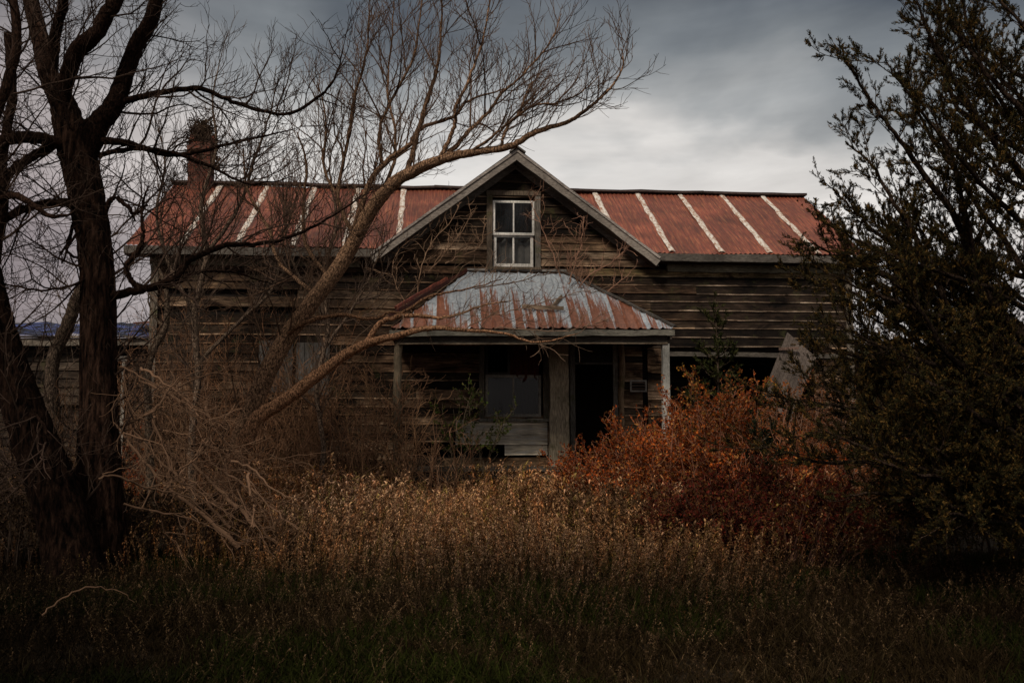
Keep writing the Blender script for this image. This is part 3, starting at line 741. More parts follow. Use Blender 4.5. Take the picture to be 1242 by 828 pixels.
DC = 15.2
specC = [(.13, .20, .6, 1.7, .012, .0060, 38, 7, .12, .085), (.13, .12, .3, .9, .0095, .0048, 34, 5, .13, .09), (.15, .15, .15, .45, .008, .0038, 34, 3, .14, .06)]
C = [([(255,690,DC),(268,640,DC),(285,560,DC),(300,510,DC),(322,455,DC),(350,405,DC),(385,358,DC),(418,312,DC),(445,262,DC-.2),(473,226,DC-.4),(500,208,DC-.5),(540,192,DC-.6),(580,184,DC-.7),(620,177,DC-.8),(650,160,DC-.9),(690,147,DC-.9),(720,126,DC-1),(744,102,DC-1),(756,78,DC-1),(753,58,DC-1)],
      [.21,.19,.17,.155,.145,.135,.125,.12,.11,.10,.085,.07,.058,.048,.04,.03,.022,.017,.012,.006]),
     ([(418,312,DC),(428,285,DC),(437,255,DC),(448,222,DC),(464,200,DC),(495,176,DC),(512,155,DC),(549,142,DC+.2),(569,122,DC+.3),(612,108,DC+.4)], [.06,.055,.05,.048,.045,.038,.032,.026,.02,.01]),
     ([(492,212,DC-.4),(500,188,DC-.4),(507,160,DC-.3),(516,128,DC-.3),(529,88,DC-.2),(534,50,DC-.2),(536,-10,DC)], [.05,.045,.04,.035,.028,.02,.012]),
     ([(533,194,DC-.6),(543,172,DC-.6),(552,150,DC-.7),(553,130,DC-.8),(569,95,DC-.9),(585,50,DC-.9),(596,-10,DC-.9)], [.04,.034,.03,.027,.022,.016,.010]),
     ([(540,190,DC-.6),(558,172,DC-.5),(570,157,DC-.4),(590,139,DC-.3),(610,112,DC-.3),(637,88,DC-.3),(667,51,DC-.3),(681,17,DC-.3)], [.035,.032,.03,.026,.022,.017,.012,.006]),
     ([(464,200,DC),(460,175,DC),(462,150,DC),(478,115,DC),(502,68,DC),(508,27,DC),(515,-20,DC)], [.034,.03,.028,.024,.02,.015,.01]),
     ([(573,183,DC-.7),(598,165,DC-.9),(617,149,DC-1),(647,128,DC-1.1),(674,125,DC-1.2),(705,112,DC-1.2),(728,92,DC-1.2)], [.026,.022,.02,.017,.014,.010,.006]),
     ([(607,177,DC-.8),(617,152,DC-.7),(630,136,DC-.7),(640,110,DC-.7),(655,90,DC-.7)], [.022,.02,.017,.013,.006]),
     ([(429,285,DC),(410,240,DC+.3),(420,180,DC+.5),(430,120,DC+.6),(445,60,DC+.6),(448,0,DC+.6)], [.04,.035,.03,.025,.018,.01]),
     ([(410,240,DC+.3),(392,200,DC+.5),(396,150,DC+.6),(385,100,DC+.7)], [.026,.022,.017,.008]),
     ([(400,335,DC),(372,300,DC+.5),(368,250,DC+.8),(372,200,DC+.9),(360,160,DC+1)], [.035,.03,.026,.02,.01]),
     ([(385,358,DC),(340,320,DC+.6),(325,275,DC+.9),(300,230,DC+1),(295,180,DC+1.1)], [.035,.03,.026,.02,.01]),
     ([(448,255,DC-.1),(475,205,DC+.3),(480,160,DC+.5),(470,110,DC+.6),(475,50,DC+.7),(478,0,DC+.7)], [.03,.028,.024,.02,.014,.008])]
treeC, _ = tree('bare_tree', 'bare brown tree leaning right, its long arching limb reaching past the gable', 'tree', P(255, 690, DC)[:2] + (0,), C, specC, (.16, .094, .056), (.072, .043, .028), trunk_idx=1, sides=12)
DO = 14.9
O = [([(262,640,DO),(285,565,DO),(300,530,DO),(315,505,DO),(345,485,DO),(385,455,DO),(418,430,DO),(447,416,DO),(478,408,DO-.1),(520,398,DO-.1),(560,400,DO-.1),(610,404,DO-.1),(650,415,DO-.1),(700,405,DO-.2)], [.16,.135,.12,.105,.095,.085,.075,.065,.05,.038,.028,.02,.014,.006]),
     ([(445,417,DO),(455,398,DO),(470,387,DO),(500,382,DO),(540,385,DO),(580,372,DO),(620,365,DO)], [.05,.045,.04,.034,.024,.014,.006]),
     ([(480,385,DO),(520,360,DO),(560,352,DO),(610,338,DO)], [.025,.02,.014,.006]),
     ([(350,404,DC-.2),(372,390,DO),(412,382,DO),(451,387,DO),(476,378,DO),(500,385,DO)], [.04,.036,.03,.026,.02,.01])]
specO = [(.30, .3, .5, 1.3, .009, .0055, 42, 7, .16, .02), (.22, .15, .25, .7, .008, .004, 42, 5, .18, .02), (.2, .3, .1, .35, .008, .003, 42, 3, .16, .02)]
tree('bare_tree', 'orange-brown trunk bending low to the right over the porch roof', 'tree', P(262, 640, DO)[:2] + (0,), O, specO, (.19, .10, .055), (.15, .10, .068), trunk_idx=1, sides=12)

DT = 16.6
T1 = [([(235,620,DT),(232,540,DT),(240,460,DT),(236,380,DT),(250,310,DT),(244,250,DT),(262,180,DT),(258,120,DT),(270,60,DT)], [.07,.065,.06,.052,.045,.036,.026,.016,.006]),
      ([(236,380,DT),(205,320,DT),(190,260,DT),(200,200,DT),(190,150,DT)], [.04,.034,.026,.018,.006]),
      ([(250,310,DT),(290,250,DT+.3),(310,190,DT+.5),(330,130,DT+.5),(335,80,DT+.5)], [.036,.03,.022,.014,.006]),
      ([(240,440,DT),(290,390,DT),(330,350,DT+.3),(345,290,DT+.4),(365,220,DT+.5)], [.036,.03,.024,.016,.006])]
tree('bare_tree', 'slender bare tree rising in front of the chimney end of the house', 'tree', P(235, 620, DT)[:2] + (0,), T1, specC, (.10, .07, .05), (.058, .04, .03), trunk_idx=1, sides=8)
T2 = [([(385,620,DT),(392,540,DT),(384,470,DT),(398,400,DT),(392,330,DT),(408,270,DT),(400,200,DT),(418,140,DT)], [.05,.045,.04,.036,.03,.024,.014,.006]),
      ([(388,430,DT),(430,370,DT),(455,320,DT),(470,280,DT)], [.03,.024,.016,.006]), ([(393,380,DT),(360,330,DT),(345,270,DT),(352,200,DT)], [.03,.024,.016,.006])]
tree('bare_tree', 'thin upright bare tree behind the crossing leaning trunks', 'tree', P(385, 620, DT)[:2] + (0,), T2, specC, (.11, .076, .054), (.07, .048, .036), trunk_idx=1, sides=8)

# ------------------------------------------------------------------ bare shrubs against the left wall
specS = [(.15, .10, .35, 1.2, .009, .0055, 42, 6, .24, .02), (.15, .15, .15, .6, .009, .0042, 48, 5, .26, .0)]
def shrub(label, px, Y, n, h0, h1, spread, col, group='bare shrubs along the house wall', lean=0):
    bx, by, _ = P(px, 600, Y); root = empty('bare_shrub', (bx, by, 0), 0, label, 'shrub', group)
    out = [[] for _ in specS]; st = MB(); tw = MB(); stems = []
    for _ in range(n):
        p = (random.gauss(0, spread), random.gauss(0, spread * .5), 0); h = random.uniform(h0, h1)
        q = wander(p, nrm((random.gauss(lean, .22), random.gauss(0, .12), 1)), h, 9, .10, .05)
        r0 = random.uniform(.008, .02); b = (q, [r0 + (.004 - r0) * k / 9 for k in range(10)]); stems.append(b); grow(b, 0, specS, out)
    st.tubes(stems, 5, col); st.build('stems', M['twig'], root)
    for br in out:
        if br: tw.tubes(br, 3, col)
    tw.build('twigs', M['twig'], root)
shrubs = [(215, 17.6, 14, 2.2, 4.2, .5, (.10, .068, .048), 'tallest tangle of bare shoots in front of the left wall end'),
 (268, 17.9, 14, 2.5, 4.3, .5, (.11, .07, .045), 'bare upright shrub below the leftmost white roof seams'),
 (325, 17.8, 12, 2.0, 3.6, .5, (.10, .07, .05), 'bare shrub behind the leaning brown trunk'),
 (375, 17.4, 14, 2.0, 3.2, .45, (.10, .068, .045), 'bare reddish shrub between leaning trunk and orange trunk'),
 (425, 17.0, 13, 1.8, 3.2, .4, (.09, .062, .044), 'bare thin shrub left of the log porch post'),
 (470, 16.6, 7, 1.4, 2.6, .3, (.12, .085, .055), 'sparse bare shoots around the log porch post'),
 (535, 16.8, 5, 1.2, 2.2, .25, (.12, .085, .06), 'few bare shoots in front of the hole under the porch'),
 (172, 16.9, 8, 1.5, 2.8, .4, (.09, .065, .045), 'bare brush before the shed door frame'),
 (30, 14.5, 10, 1.2, 2.4, .5, (.045, .032, .022), 'dark bare brush below the shed eave at far left')]
for px, Y, n_, h0, h1, sp, c, lab in shrubs: shrub(lab, px, Y, int(n_ * 1.6), h0, h1, sp, (c[0] * 1.5, c[1] * 1.18, c[2] * .98))

# vines climbing the gable and the porch roof
def vine(label, starts, col, ywall):
    root = MB(); out = [[], []]; sp = [(.09, .05, .25, .95, .009, .0062, 50, 7, .24, .05), (.12, .15, .12, .45, .008, .0046, 45, 5, .25, .03)]; main = []
    for pl in starts:
        pts = [P(a, b, ywall + random.gauss(0, .04)) for a, b in pl]; r = [.013 - .008 * k / (len(pl) - 1) for k in range(len(pl))]
        b = smooth_path(pts, r, 4, .012); main.append(b); grow(b, 0, sp, out)
    base = P(*starts[0][0], ywall)
    e = empty('climbing_vine', base, 0, label, 'vine')
    lc = lambda br: [([tuple(np.array(p) - np.array(base)) for p in b[0]], b[1]) for b in br]
    v = MB(); v.tubes(lc(main), 5, col); v.build('stems', M['twig'], e)
    v = MB(); v.tubes(lc(out[0]), 3, col); v.tubes(lc(out[1]), 3, col); v.build('twigs', M['twig'], e)
vine('bare vine spread over the left half of the gable beside its window', [[(505,360),(510,330),(520,300),(545,270),(560,245)], [(500,380),(478,340),(480,310),(505,285)], [(520,330),(545,300),(560,280),(575,255)], [(540,320),(560,310),(580,300),(590,270)]], (.20, .125, .08), 18.8)
vine('reddish bare vine hanging right of the gable window above the porch roof', [[(690,345),(697,320),(705,290),(708,262)], [(700,350),(720,330),(742,318),(760,300)], [(705,370),(725,360),(748,345),(765,330)], [(680,335),(668,300),(655,270),(640,235)], [(720,365),(700,340),(690,310)]], (.22, .12, .08), 18.75)
vine('bare vine scrambling across the porch roof sheets', [[(560,402),(590,385),(630,375),(680,360),(720,350)], [(600,398),(640,400),(690,402),(740,385)], [(575,350),(610,345),(650,335),(690,330)]], (.20, .13, .09), 16.9)
# vine cap on the chimney
cv = MB(); out = []
cb = hw(cx, 3.0, 7.95)
for _ in range(420):
    a = random.uniform(0, 6.28); h = random.uniform(-.55, .62); r = .30 * math.sqrt(max(.02, 1 - max(0, h) / .7))
    p = (cb[0] + r * math.cos(a), cb[1] + r * math.sin(a), cb[2] + h)
    q = wander(p, nrm((-math.sin(a), math.cos(a), random.gauss(.2, .6))), random.uniform(.15, .5), 5, .3, 0)
    q = [(cb[0] + (x - cb[0]) * .9, cb[1] + (y - cb[1]) * .9, z) for x, y, z in q]; out.append((q, [.012] * 6))
cv.tubes(out, 4, (.045, .03, .02))
core = MB(); 
prof = [(-.4, .2), (0, .24), (.3, .21), (.5, .15), (.68, .02)]
V = [(cb[0] + r * math.cos(k * .785), cb[1] + r * math.sin(k * .785), cb[2] + h) for h, r in prof for k in range(8)]
cv.add(V, [[8*i+k, 8*i+(k+1) % 8, 8*i+8+(k+1) % 8, 8*i+8+k] for i in range(4) for k in range(8)], (.03, .018, .012))
world_obj(cv, 'dead_vine', M['twig'], 'pointed cap of dead vine covering the top of the brick chimney', 'vine')

# ------------------------------------------------------------------ fallen branches
fb = [([(120,580,10.4),(140,577,10.5),(180,592,10.7),(230,605,10.8),(270,640,10.9),(300,655,11)], .022, 'pale fallen branch lying nearest the forked trunk'),
 ([(150,612,10.6),(190,620,10.8),(240,632,10.9),(290,660,11)], .02, 'low thin fallen branch among the weeds below the brush pile'),
 ([(140,515,11.8),(175,560,11.6),(215,600,11.5),(265,640,11.4),(290,665,11.2)], .045, 'long thick fallen branch sloping down right from the forked trunk'),
 ([(160,520,12.2),(190,555,12),(240,600,11.8),(280,640,11.6)], .035, 'fallen branch crossing the upper middle of the brush pile'),
 ([(222,548,12.4),(250,580,12.2),(285,612,12),(310,640,11.8)], .05, 'thickest stub of fallen branch at the right of the brush pile'),
 ([(145,518,12.3),(180,500,12.4),(215,470,12.6),(250,455,12.8),(290,442,13)], .028, 'pale bare branch arching up right from the forked trunk'),
 ([(150,525,12.0),(200,540,12.2),(260,548,12.6),(320,530,13)], .02, 'thin fallen branch reaching right over the brush pile'),
 ([(328,552,14),(350,560,13.8),(374,563,13.6),(385,580,13.5)], .02, 'short pale curved stick right of the brush pile'),
 ([(200,590,11.5),(232,560,12),(262,520,12.4),(285,490,12.8)], .022, 'fallen branch pointing up right beneath the leaning trunk'),
 ([(52,745,7.2),(75,725,7.3),(110,712,7.4),(140,716,7.5),(163,730,7.6)], .010, 'curved pale stick in the dark grass at lower left')]
for _ in range(44):
    px_ = random.uniform(150, 330); py_ = 470 + (px_ - 150) * .75 + random.uniform(-45, 60); yy = random.uniform(11.2, 13.2)
    a_ = math.radians(random.choice([random.gauss(35, 14), random.gauss(35, 14), random.gauss(-25, 25), random.gauss(80, 20)])); l_ = random.uniform(45, 130)
    fb.append(([(px_ + l_ * t * math.cos(a_) + random.gauss(0, 4), py_ + l_ * t * math.sin(a_) + random.gauss(0, 5), yy + t * random.uniform(-.4, .4)) for t in (-.5, -.17, .17, .5)], random.uniform(.012, .03), 'thin bare fallen branch tangled in the brush pile'))
specF = [(.16, .12, .25, 1.0, .010, .0048, 45, 6, .17, .0), (.20, .15, .15, .5, .009, .0042, 45, 5, .2, .0)]
for pp, r, lab in fb:
    r *= .62; pts, rad = smooth_path([P(*q) for q in pp], [r * (1 - .6 * k / (len(pp) - 1)) for k in range(len(pp))][::(-1 if pp[0][0] < pp[-1][0] and r > .019 else 1)], 5, .008)
    out = [[], []]
    if r > .0065: grow((pts, rad), 0, specF, out)
    base = pts[0]; b = MB(); lc = lambda br: [([tuple(np.array(p) - np.array(base)) for p in q[0]], q[1]) for q in br]
    c = (.125, .073, .045)
    b.tubes(lc([(pts, rad)]), 7, c, rough=.06); 
    for l in out:
        if l: b.tubes(lc(l), 4, (.11, .064, .039))
    o = b.build('fallen_branch', M['twig']); o.location = base; tag(o, lab, 'branch', 'fallen branches in the brush pile')

# ------------------------------------------------------------------ leaf templates
def curl_leaf(V, Fa, T, p, az, elev, ln, w, curl, t, n=3):
    i0 = len(V); x, y, z = p
    for q in range(n + 1):
        f = q / n; ww = w * (1 - abs(f - .35) ** 1.3 * 1.5) * .5; ww = max(ww, w * .08)
        dx, dy = -math.sin(az) * ww, math.cos(az) * ww
        V += [(x - dx, y - dy, z), (x + dx, y + dy, z)]; T += [t, t]
        e = elev - curl * f; st = ln / n
        x += math.cos(az) * math.cos(e) * st; y += math.sin(az) * math.cos(e) * st; z += math.sin(e) * st
    for q in range(n): Fa.append([i0 + 2*q, i0 + 2*q + 1, i0 + 2*q + 3, i0 + 2*q + 2])
def weed_template(h, nl, leaf=.065):
    V, Fa, T = [], [], []
    x = y = 0.0; pts = []; dx, dy = random.gauss(0, .04), random.gauss(0, .04)
    for q in range(5): pts.append((x, y, h * q / 4)); x += dx * h / 4 + random.gauss(0, .012); y += dy * h / 4 + random.gauss(0, .012)
    for q, p in enumerate(pts):
        r = .0035 * (1 - .12 * q)
        for k in range(3): V.append((p[0] + r * math.cos(k * 2.09), p[1] + r * math.sin(k * 2.09), p[2])); T.append((.38, .30, .24))
    for q in range(4):
        for k in range(3): Fa.append([3*q+k, 3*q+(k+1) % 3, 3*q+3+(k+1) % 3, 3*q+3+k])
    for q in range(nl):
        f = random.uniform(.12, 1) ** .6; k = min(3, int(f * 4)); g = f * 4 - k
        p = tuple(pts[k][a] + (pts[k+1][a] - pts[k][a]) * g for a in range(3))
        s = random.choice([.35, .6, .85, 1.1, 1.4]); b = .22 + .9 * f
        b *= s
        curl_leaf(V, Fa, T, p, random.uniform(0, 6.28), random.uniform(-.1, 1.2), leaf * random.uniform(.5, 1.15), .021 * random.uniform(.6, 1.4), random.uniform(.6, 3.0), (b, b * random.uniform(.88, 1), b * random.uniform(.75, 1)))
    return np.array(V), np.array(Fa), np.array(T)
def grass_template(n, h, w=.005, spread=.05):
    V, Fa, T = [], [], []
    for _ in range(n):
        b = random.uniform(.5, 1.4); az = random.uniform(0, 6.28)
        curl_leaf(V, Fa, T, (random.gauss(0, spread), random.gauss(0, spread), 0), az, random.uniform(.6, 1.5), h * random.uniform(.6, 1.3), w, random.uniform(.6, 3.0), (b, b, b), n=4)
    return np.array(V), np.array(Fa), np.array(T)

W12 = [weed_template(random.uniform(.75, 1.05), random.randint(24, 32), .095) for _ in range(12)]
G12 = [grass_template(18, .17, w=.0065, spread=.07) for _ in range(8)]
DG = [grass_template(9, .22, w=.006, spread=.07) for _ in range(6)]
def lown(x, y, s, ph):  # cheap smooth noise 0..1
    return .5 + .25 * np.sin(x * s + ph + 1.7 * np.sin(y * s * .7 + ph)) + .25 * np.sin(y * s * 1.3 - ph * 2 + 1.3 * np.sin(x * s * .9))
def scatter(n, y0, y1, xw=.56, pad=1.0):
    y = np.sqrt(RNG.uniform(y0**2, y1**2, n)); x = RNG.uniform(-1, 1, n) * (y * xw + pad); return x, y
def in_house(x, y):
    lx = math.cos(TH) * (x - HX) + math.sin(TH) * (y - HY); ly = -math.sin(TH) * (x - HX) + math.cos(TH) * (y - HY)
    return ((lx > XL - .1) & (lx < XR + .1) & (ly > -.08)) | ((lx > -2.3) & (lx < 2.7) & (ly > -2.05)) | ((lx > -12.3) & (lx < -6.9) & (ly > 1.0) & (ly < 4.1))
# tall dry weeds
x, y = scatter(24000, 6.6, 19.2)
front = 8.6 + 2.2 * (lown(x, y * 0, .55, 2.0) - .5) + .10 * np.abs(x)
off = (x - (.1 + .0 * y)) / (y * .5); dens = np.clip(1.25 - np.abs(off) * 1.25, .22, 1) * np.where((x > 2.4) & (y < 13.2), .45, 1)
keep = (~in_house(x, y)) & (RNG.uniform(0, 1, len(x)) < np.clip((y - front) * .30 + .30, .06, 1) * dens)
x, y, front = x[keep], y[keep], front[keep]
hs = (.58 + .55 * lown(x, y, 1.6, .4) * (.6 + .6 * lown(x, y, 3.7, 2.))) * np.clip(.38 + (y - front) * .13, .24, 1.0) * RNG.uniform(.6, 1.2, len(x))
mbw = MB(); idx = RNG.integers(0, len(W12), len(x))
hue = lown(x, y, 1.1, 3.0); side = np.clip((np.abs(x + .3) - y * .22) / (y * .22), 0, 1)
base = np.stack([.41 + .02 * hue, .225 + .06 * hue, .105 + .08 * hue], -1) * ((1 - .72 * side) * np.clip((y - 6.5) / 7, .16, 1))[:, None] * RNG.uniform(.55, 1.35, (len(x), 1))  # vignette-like shade painted into weed colour, toward the camera and both sides
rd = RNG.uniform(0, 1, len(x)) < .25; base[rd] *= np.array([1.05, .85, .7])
ol = RNG.uniform(0, 1, len(x)) < .12; base[ol] *= np.array([.55, .65, .4])
for k in range(len(W12)):
    m = idx == k
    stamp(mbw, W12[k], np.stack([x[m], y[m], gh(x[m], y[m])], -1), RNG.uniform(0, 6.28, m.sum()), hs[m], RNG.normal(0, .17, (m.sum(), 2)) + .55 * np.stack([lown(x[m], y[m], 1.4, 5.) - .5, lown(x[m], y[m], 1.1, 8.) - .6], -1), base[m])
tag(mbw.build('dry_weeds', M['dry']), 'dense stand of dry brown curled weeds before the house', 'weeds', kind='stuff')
# short grass
x, y = scatter(30000, 5.2, 14.0)
keep = ~in_house(x, y) & (RNG.uniform(0, 1, len(x)) < np.where(y < 12.5, 1, .35)); x, y = x[keep], y[keep]
mg = MB(); idx = RNG.integers(0, len(G12), len(x)); g = lown(x, y, 1.3, 1.0) * .6 + lown(x, y, 3.1, 2.2) * .4
col = np.where((g > .50)[:, None], np.array([[.017, .020, .0035]]), np.array([[.022, .014, .0055]])) * RNG.uniform(.5, 1.4, (len(x), 1))
side_shade = np.clip((np.abs(x - .8) - y * .25) / (y * .3), 0, 1); col *= (1 - .75 * side_shade)[:, None]  # corner darkening painted into the grass colour
for k in range(len(G12)):
    m = idx == k; stamp(mg, G12[k], np.stack([x[m], y[m], gh(x[m], y[m]) - .01], -1), RNG.uniform(0, 6.28, m.sum()), RNG.uniform(.5, 1.1, m.sum()) * (.7 + .6 * g[m]), RNG.normal(0, .25, (m.sum(), 2)), col[m])
tag(mg.build('grass', M['dry']), 'short dark green and brown grass in the foreground', 'grass', kind='stuff')
# pale dead grass tufts and stalks in the foreground
x, y = scatter(5200, 5.2, 12.5)
mg = MB(); idx = RNG.integers(0, len(DG), len(x)); g = lown(x, y, 1.7, 4.0)
keep = RNG.uniform(0, 1, len(x)) < g; x, y, idx = x[keep], y[keep], idx[keep]
side_shade = np.clip((np.abs(x - .4) - y * .22) / (y * .3), 0, 1)
col = np.array([[.055, .038, .018]]) * RNG.uniform(.4, 1.25, (len(x), 1)) * (1 - .75 * side_shade)[:, None]  # tuft colour also carries painted shade toward the sides
for k in range(len(DG)):
    m = idx == k; stamp(mg, DG[k], np.stack([x[m], y[m], gh(x[m], y[m])], -1), RNG.uniform(0, 6.28, m.sum()), RNG.uniform(.45, 1.0, m.sum()), RNG.normal(0, .35, (m.sum(), 2)), col[m])
x, y = scatter(5200, 5.4, 10.5); idx = RNG.integers(0, len(W12), len(x)); side_shade = np.clip((np.abs(x - .4) - y * .22) / (y * .3), 0, 1)
col = np.array([[.12, .08, .045]]) * RNG.choice([.15, .3, .5, 1.1], (len(x), 1)) * (1 - .6 * side_shade)[:, None]  # stalks get the same painted side darkening
hs = RNG.uniform(.18, .40, len(x)) * np.clip((y - 3.6) / 4, .45, 1)
for k in range(len(W12)):
    m = idx == k; stamp(mg, W12[k], np.stack([x[m], y[m], gh(x[m], y[m])], -1), RNG.uniform(0, 6.28, m.sum()), hs[m], RNG.normal(0, .45, (m.sum(), 2)), col[m])
tag(mg.build('dead_grass', M['dry']), 'pale dead grass tufts and low stalks scattered over the foreground', 'grass', kind='stuff')

# ------------------------------------------------------------------ bushes
def leafT(ln, w):
    V = [(0, 0, 0), (-w, .1 * w, ln * .45), (0, .35 * w, ln), (w, .1 * w, ln * .5)]; return np.array(V), np.array([[0, 1, 2, 3]]), np.ones((4, 3))
LT = leafT(1, .32)
def bush(name, label, cat, px, Y, n, h, w, dep, nleaf, cols, leaf=.045, stemc=(.20, .09, .055), group=None, spec=None, zmin=.1, wob=.10):
    bx, by, _ = P(px, 600, Y); root = empty(name, (bx, by, 0), 0, label, cat, group)
    spec = spec or [(.14, .15, .3, .9, .008, .0042, 42, 5, .15, .04), (.11, .15, .12, .4, .008, .0032, 45, 4, .18, .02)]
    out = [[] for _ in spec]; stems = []
    for _ in range(n):
        a = random.uniform(0, 6.28); rr = math.sqrt(random.random()); p = (rr * math.cos(a) * w * .55, rr * math.sin(a) * dep * .55, 0)
        hh = h * random.uniform(.6, 1.08) * (1 - .40 * rr * rr)
        q = wander(p, nrm((math.cos(a) * rr * .5 * w / h, math.sin(a) * rr * .4, 1)), hh, 9, wob, .0)
        b = (q, [.014 + (.004 - .014) * k / 9 for k in range(10)]); stems.append(b); grow(b, 0, spec, out)
    m_ = MB(); m_.tubes(stems, 4, stemc)
    for br in out: m_.tubes(br, 3, stemc) if br else None
    m_.build('stems', M['twig'], root)
    segs = [(q[0][k], q[0][k+1]) for br in out for q in br for k in range(len(q[0]) - 1)]
    segs = [s for s in segs if s[0][2] > zmin]
    nleaf = int(nleaf * 1.9); leaf *= .95
    if nleaf:
        A_ = np.array([s[0] for s in segs]); B_ = np.array([s[1] for s in segs])
        ii = RNG.integers(0, len(segs), nleaf); f = RNG.uniform(0, 1, (nleaf, 1)); pos = A_[ii] + (B_[ii] - A_[ii]) * f + RNG.normal(0, .012, (nleaf, 3))
        d = (B_[ii] - A_[ii]); d /= np.linalg.norm(d, axis=1, keepdims=True) + 1e-9; d = d + RNG.normal(0, .9, (nleaf, 3))
        cc = np.array(cols)[RNG.integers(0, len(cols), nleaf)] * RNG.uniform(.45, 1.4, (nleaf, 1))
        cl = lown(pos[:, 0] * 1.0, pos[:, 2] * 1.3, 3.0, px * .1); cc *= (.35 + 1.1 * cl)[:, None]
        lf = MB(); stamp_dir(lf, LT, pos, d, leaf * RNG.uniform(.5, 1.25, nleaf), cc); lf.build('leaves', M['leaf'], root)
    return root
ORG = [(.42, .105, .020), (.32, .066, .016), (.23, .045, .014), (.38, .17, .05), (.10, .034, .016)]
RED = [(.10, .016, .010), (.075, .016, .010), (.05, .018, .009), (.10, .045, .015)]
G_ = 'autumn bushes before the right half of the house'
bush('autumn_bush', 'large round orange-leaved bush right of the doorway, the brightest one', 'bush', 870, 13.9, 120, 2.25, 2.1, 1.2, 30000, ORG, .045, group=G_)
bush('autumn_bush', 'lower rusty orange bush in front of the door step', 'bush', 762, 14.2, 60, 1.65, 1.15, .9, 14000, ORG, .042, group=G_)
bush('autumn_bush', 'twiggy orange bush below the leaning plank panel', 'bush', 965, 14.8, 80, 2.35, 1.25, .8, 15000, [(.30, .12, .045), (.22, .08, .035), (.28, .09, .03), (.16, .07, .035)], .042, stemc=(.19, .11, .075), group=G_)
bush('autumn_bush', 'yellow and orange vine bush in the dark gap under the right wall', 'bush', 872, 16.6, 40, 3.0, 1.9, .6, 11000, [(.36, .17, .03), (.30, .09, .025), (.22, .06, .02), (.10, .08, .02)], .055, group=G_, stemc=(.07, .045, .03))
bush('autumn_bush', 'low deep red bush at the foot of the big orange one', 'bush', 920, 12.3, 80, 1.25, 1.9, .8, 16000, RED, .045, stemc=(.06, .03, .022), group=G_)
bush('autumn_bush', 'dark red bush under the juniper branches', 'bush', 1085, 15.5, 30, 2.0, 1.5, 1.0, 9000, [(.16, .03, .018), (.10, .035, .015), (.12, .07, .02), (.05, .03, .012)], .055, stemc=(.06, .04, .03), group=G_)
bush('autumn_bush', 'yellow-green leaved bush glimpsed through the juniper', 'bush', 1120, 17.2, 16, 2.5, .9, .7, 2200, [(.20, .17, .02), (.14, .14, .02), (.07, .06, .015)], .07, stemc=(.06, .045, .03), group=G_)
bush('autumn_bush', 'small dark bush with red leaves between the two left trunks', 'bush', 160, 16.2, 14, 1.5, .9, .5, 900, [(.25, .05, .02), (.30, .10, .03)], .05, stemc=(.06, .04, .03))
bush('green_bush', 'small green-leaved shrub growing at the left of the porch window', 'bush', 562, 17.2, 8, 2.5, .35, .2, 700, [(.05, .075, .015), (.08, .08, .02)], .055, stemc=(.08, .06, .04), zmin=1.3)
bush('brown_bush', 'rounded brown bush of dry stems at the foot of the orange bush', 'bush', 750, 12.9, 60, .85, 1.0, .7, 6000, [(.13, .075, .035), (.10, .055, .028)], .04, stemc=(.12, .07, .04))
bush('dark_bush', 'dark leafless bush at the right edge under the juniper', 'bush', 1190, 12.6, 44, 1.5, 1.8, 1.0, 7000, [(.03, .02, .012), (.045, .028, .015)], .05, stemc=(.035, .025, .018))
bush('dark_bush', 'dark dead thicket at the left edge below the leaning trunk', 'bush', 30, 12.4, 44, 1.5, 1.8, 1.0, 5000, [(.035, .022, .014), (.045, .028, .016)], .05, stemc=(.04, .027, .02))
bush('dark_bush', 'low dark brush around the foot of the forked tree', 'bush', 190, 12.9, 40, 1.0, 1.5, .8, 4000, [(.04, .026, .016), (.06, .036, .02)], .045, stemc=(.05, .034, .024))
bush('dark_bush', 'dark undergrowth against the wall behind the porch log post', 'bush', 420, 18.2, 40, 1.5, 1.9, .4, 5000, [(.03, .022, .012), (.04, .03, .014)], .05, stemc=(.05, .036, .025))

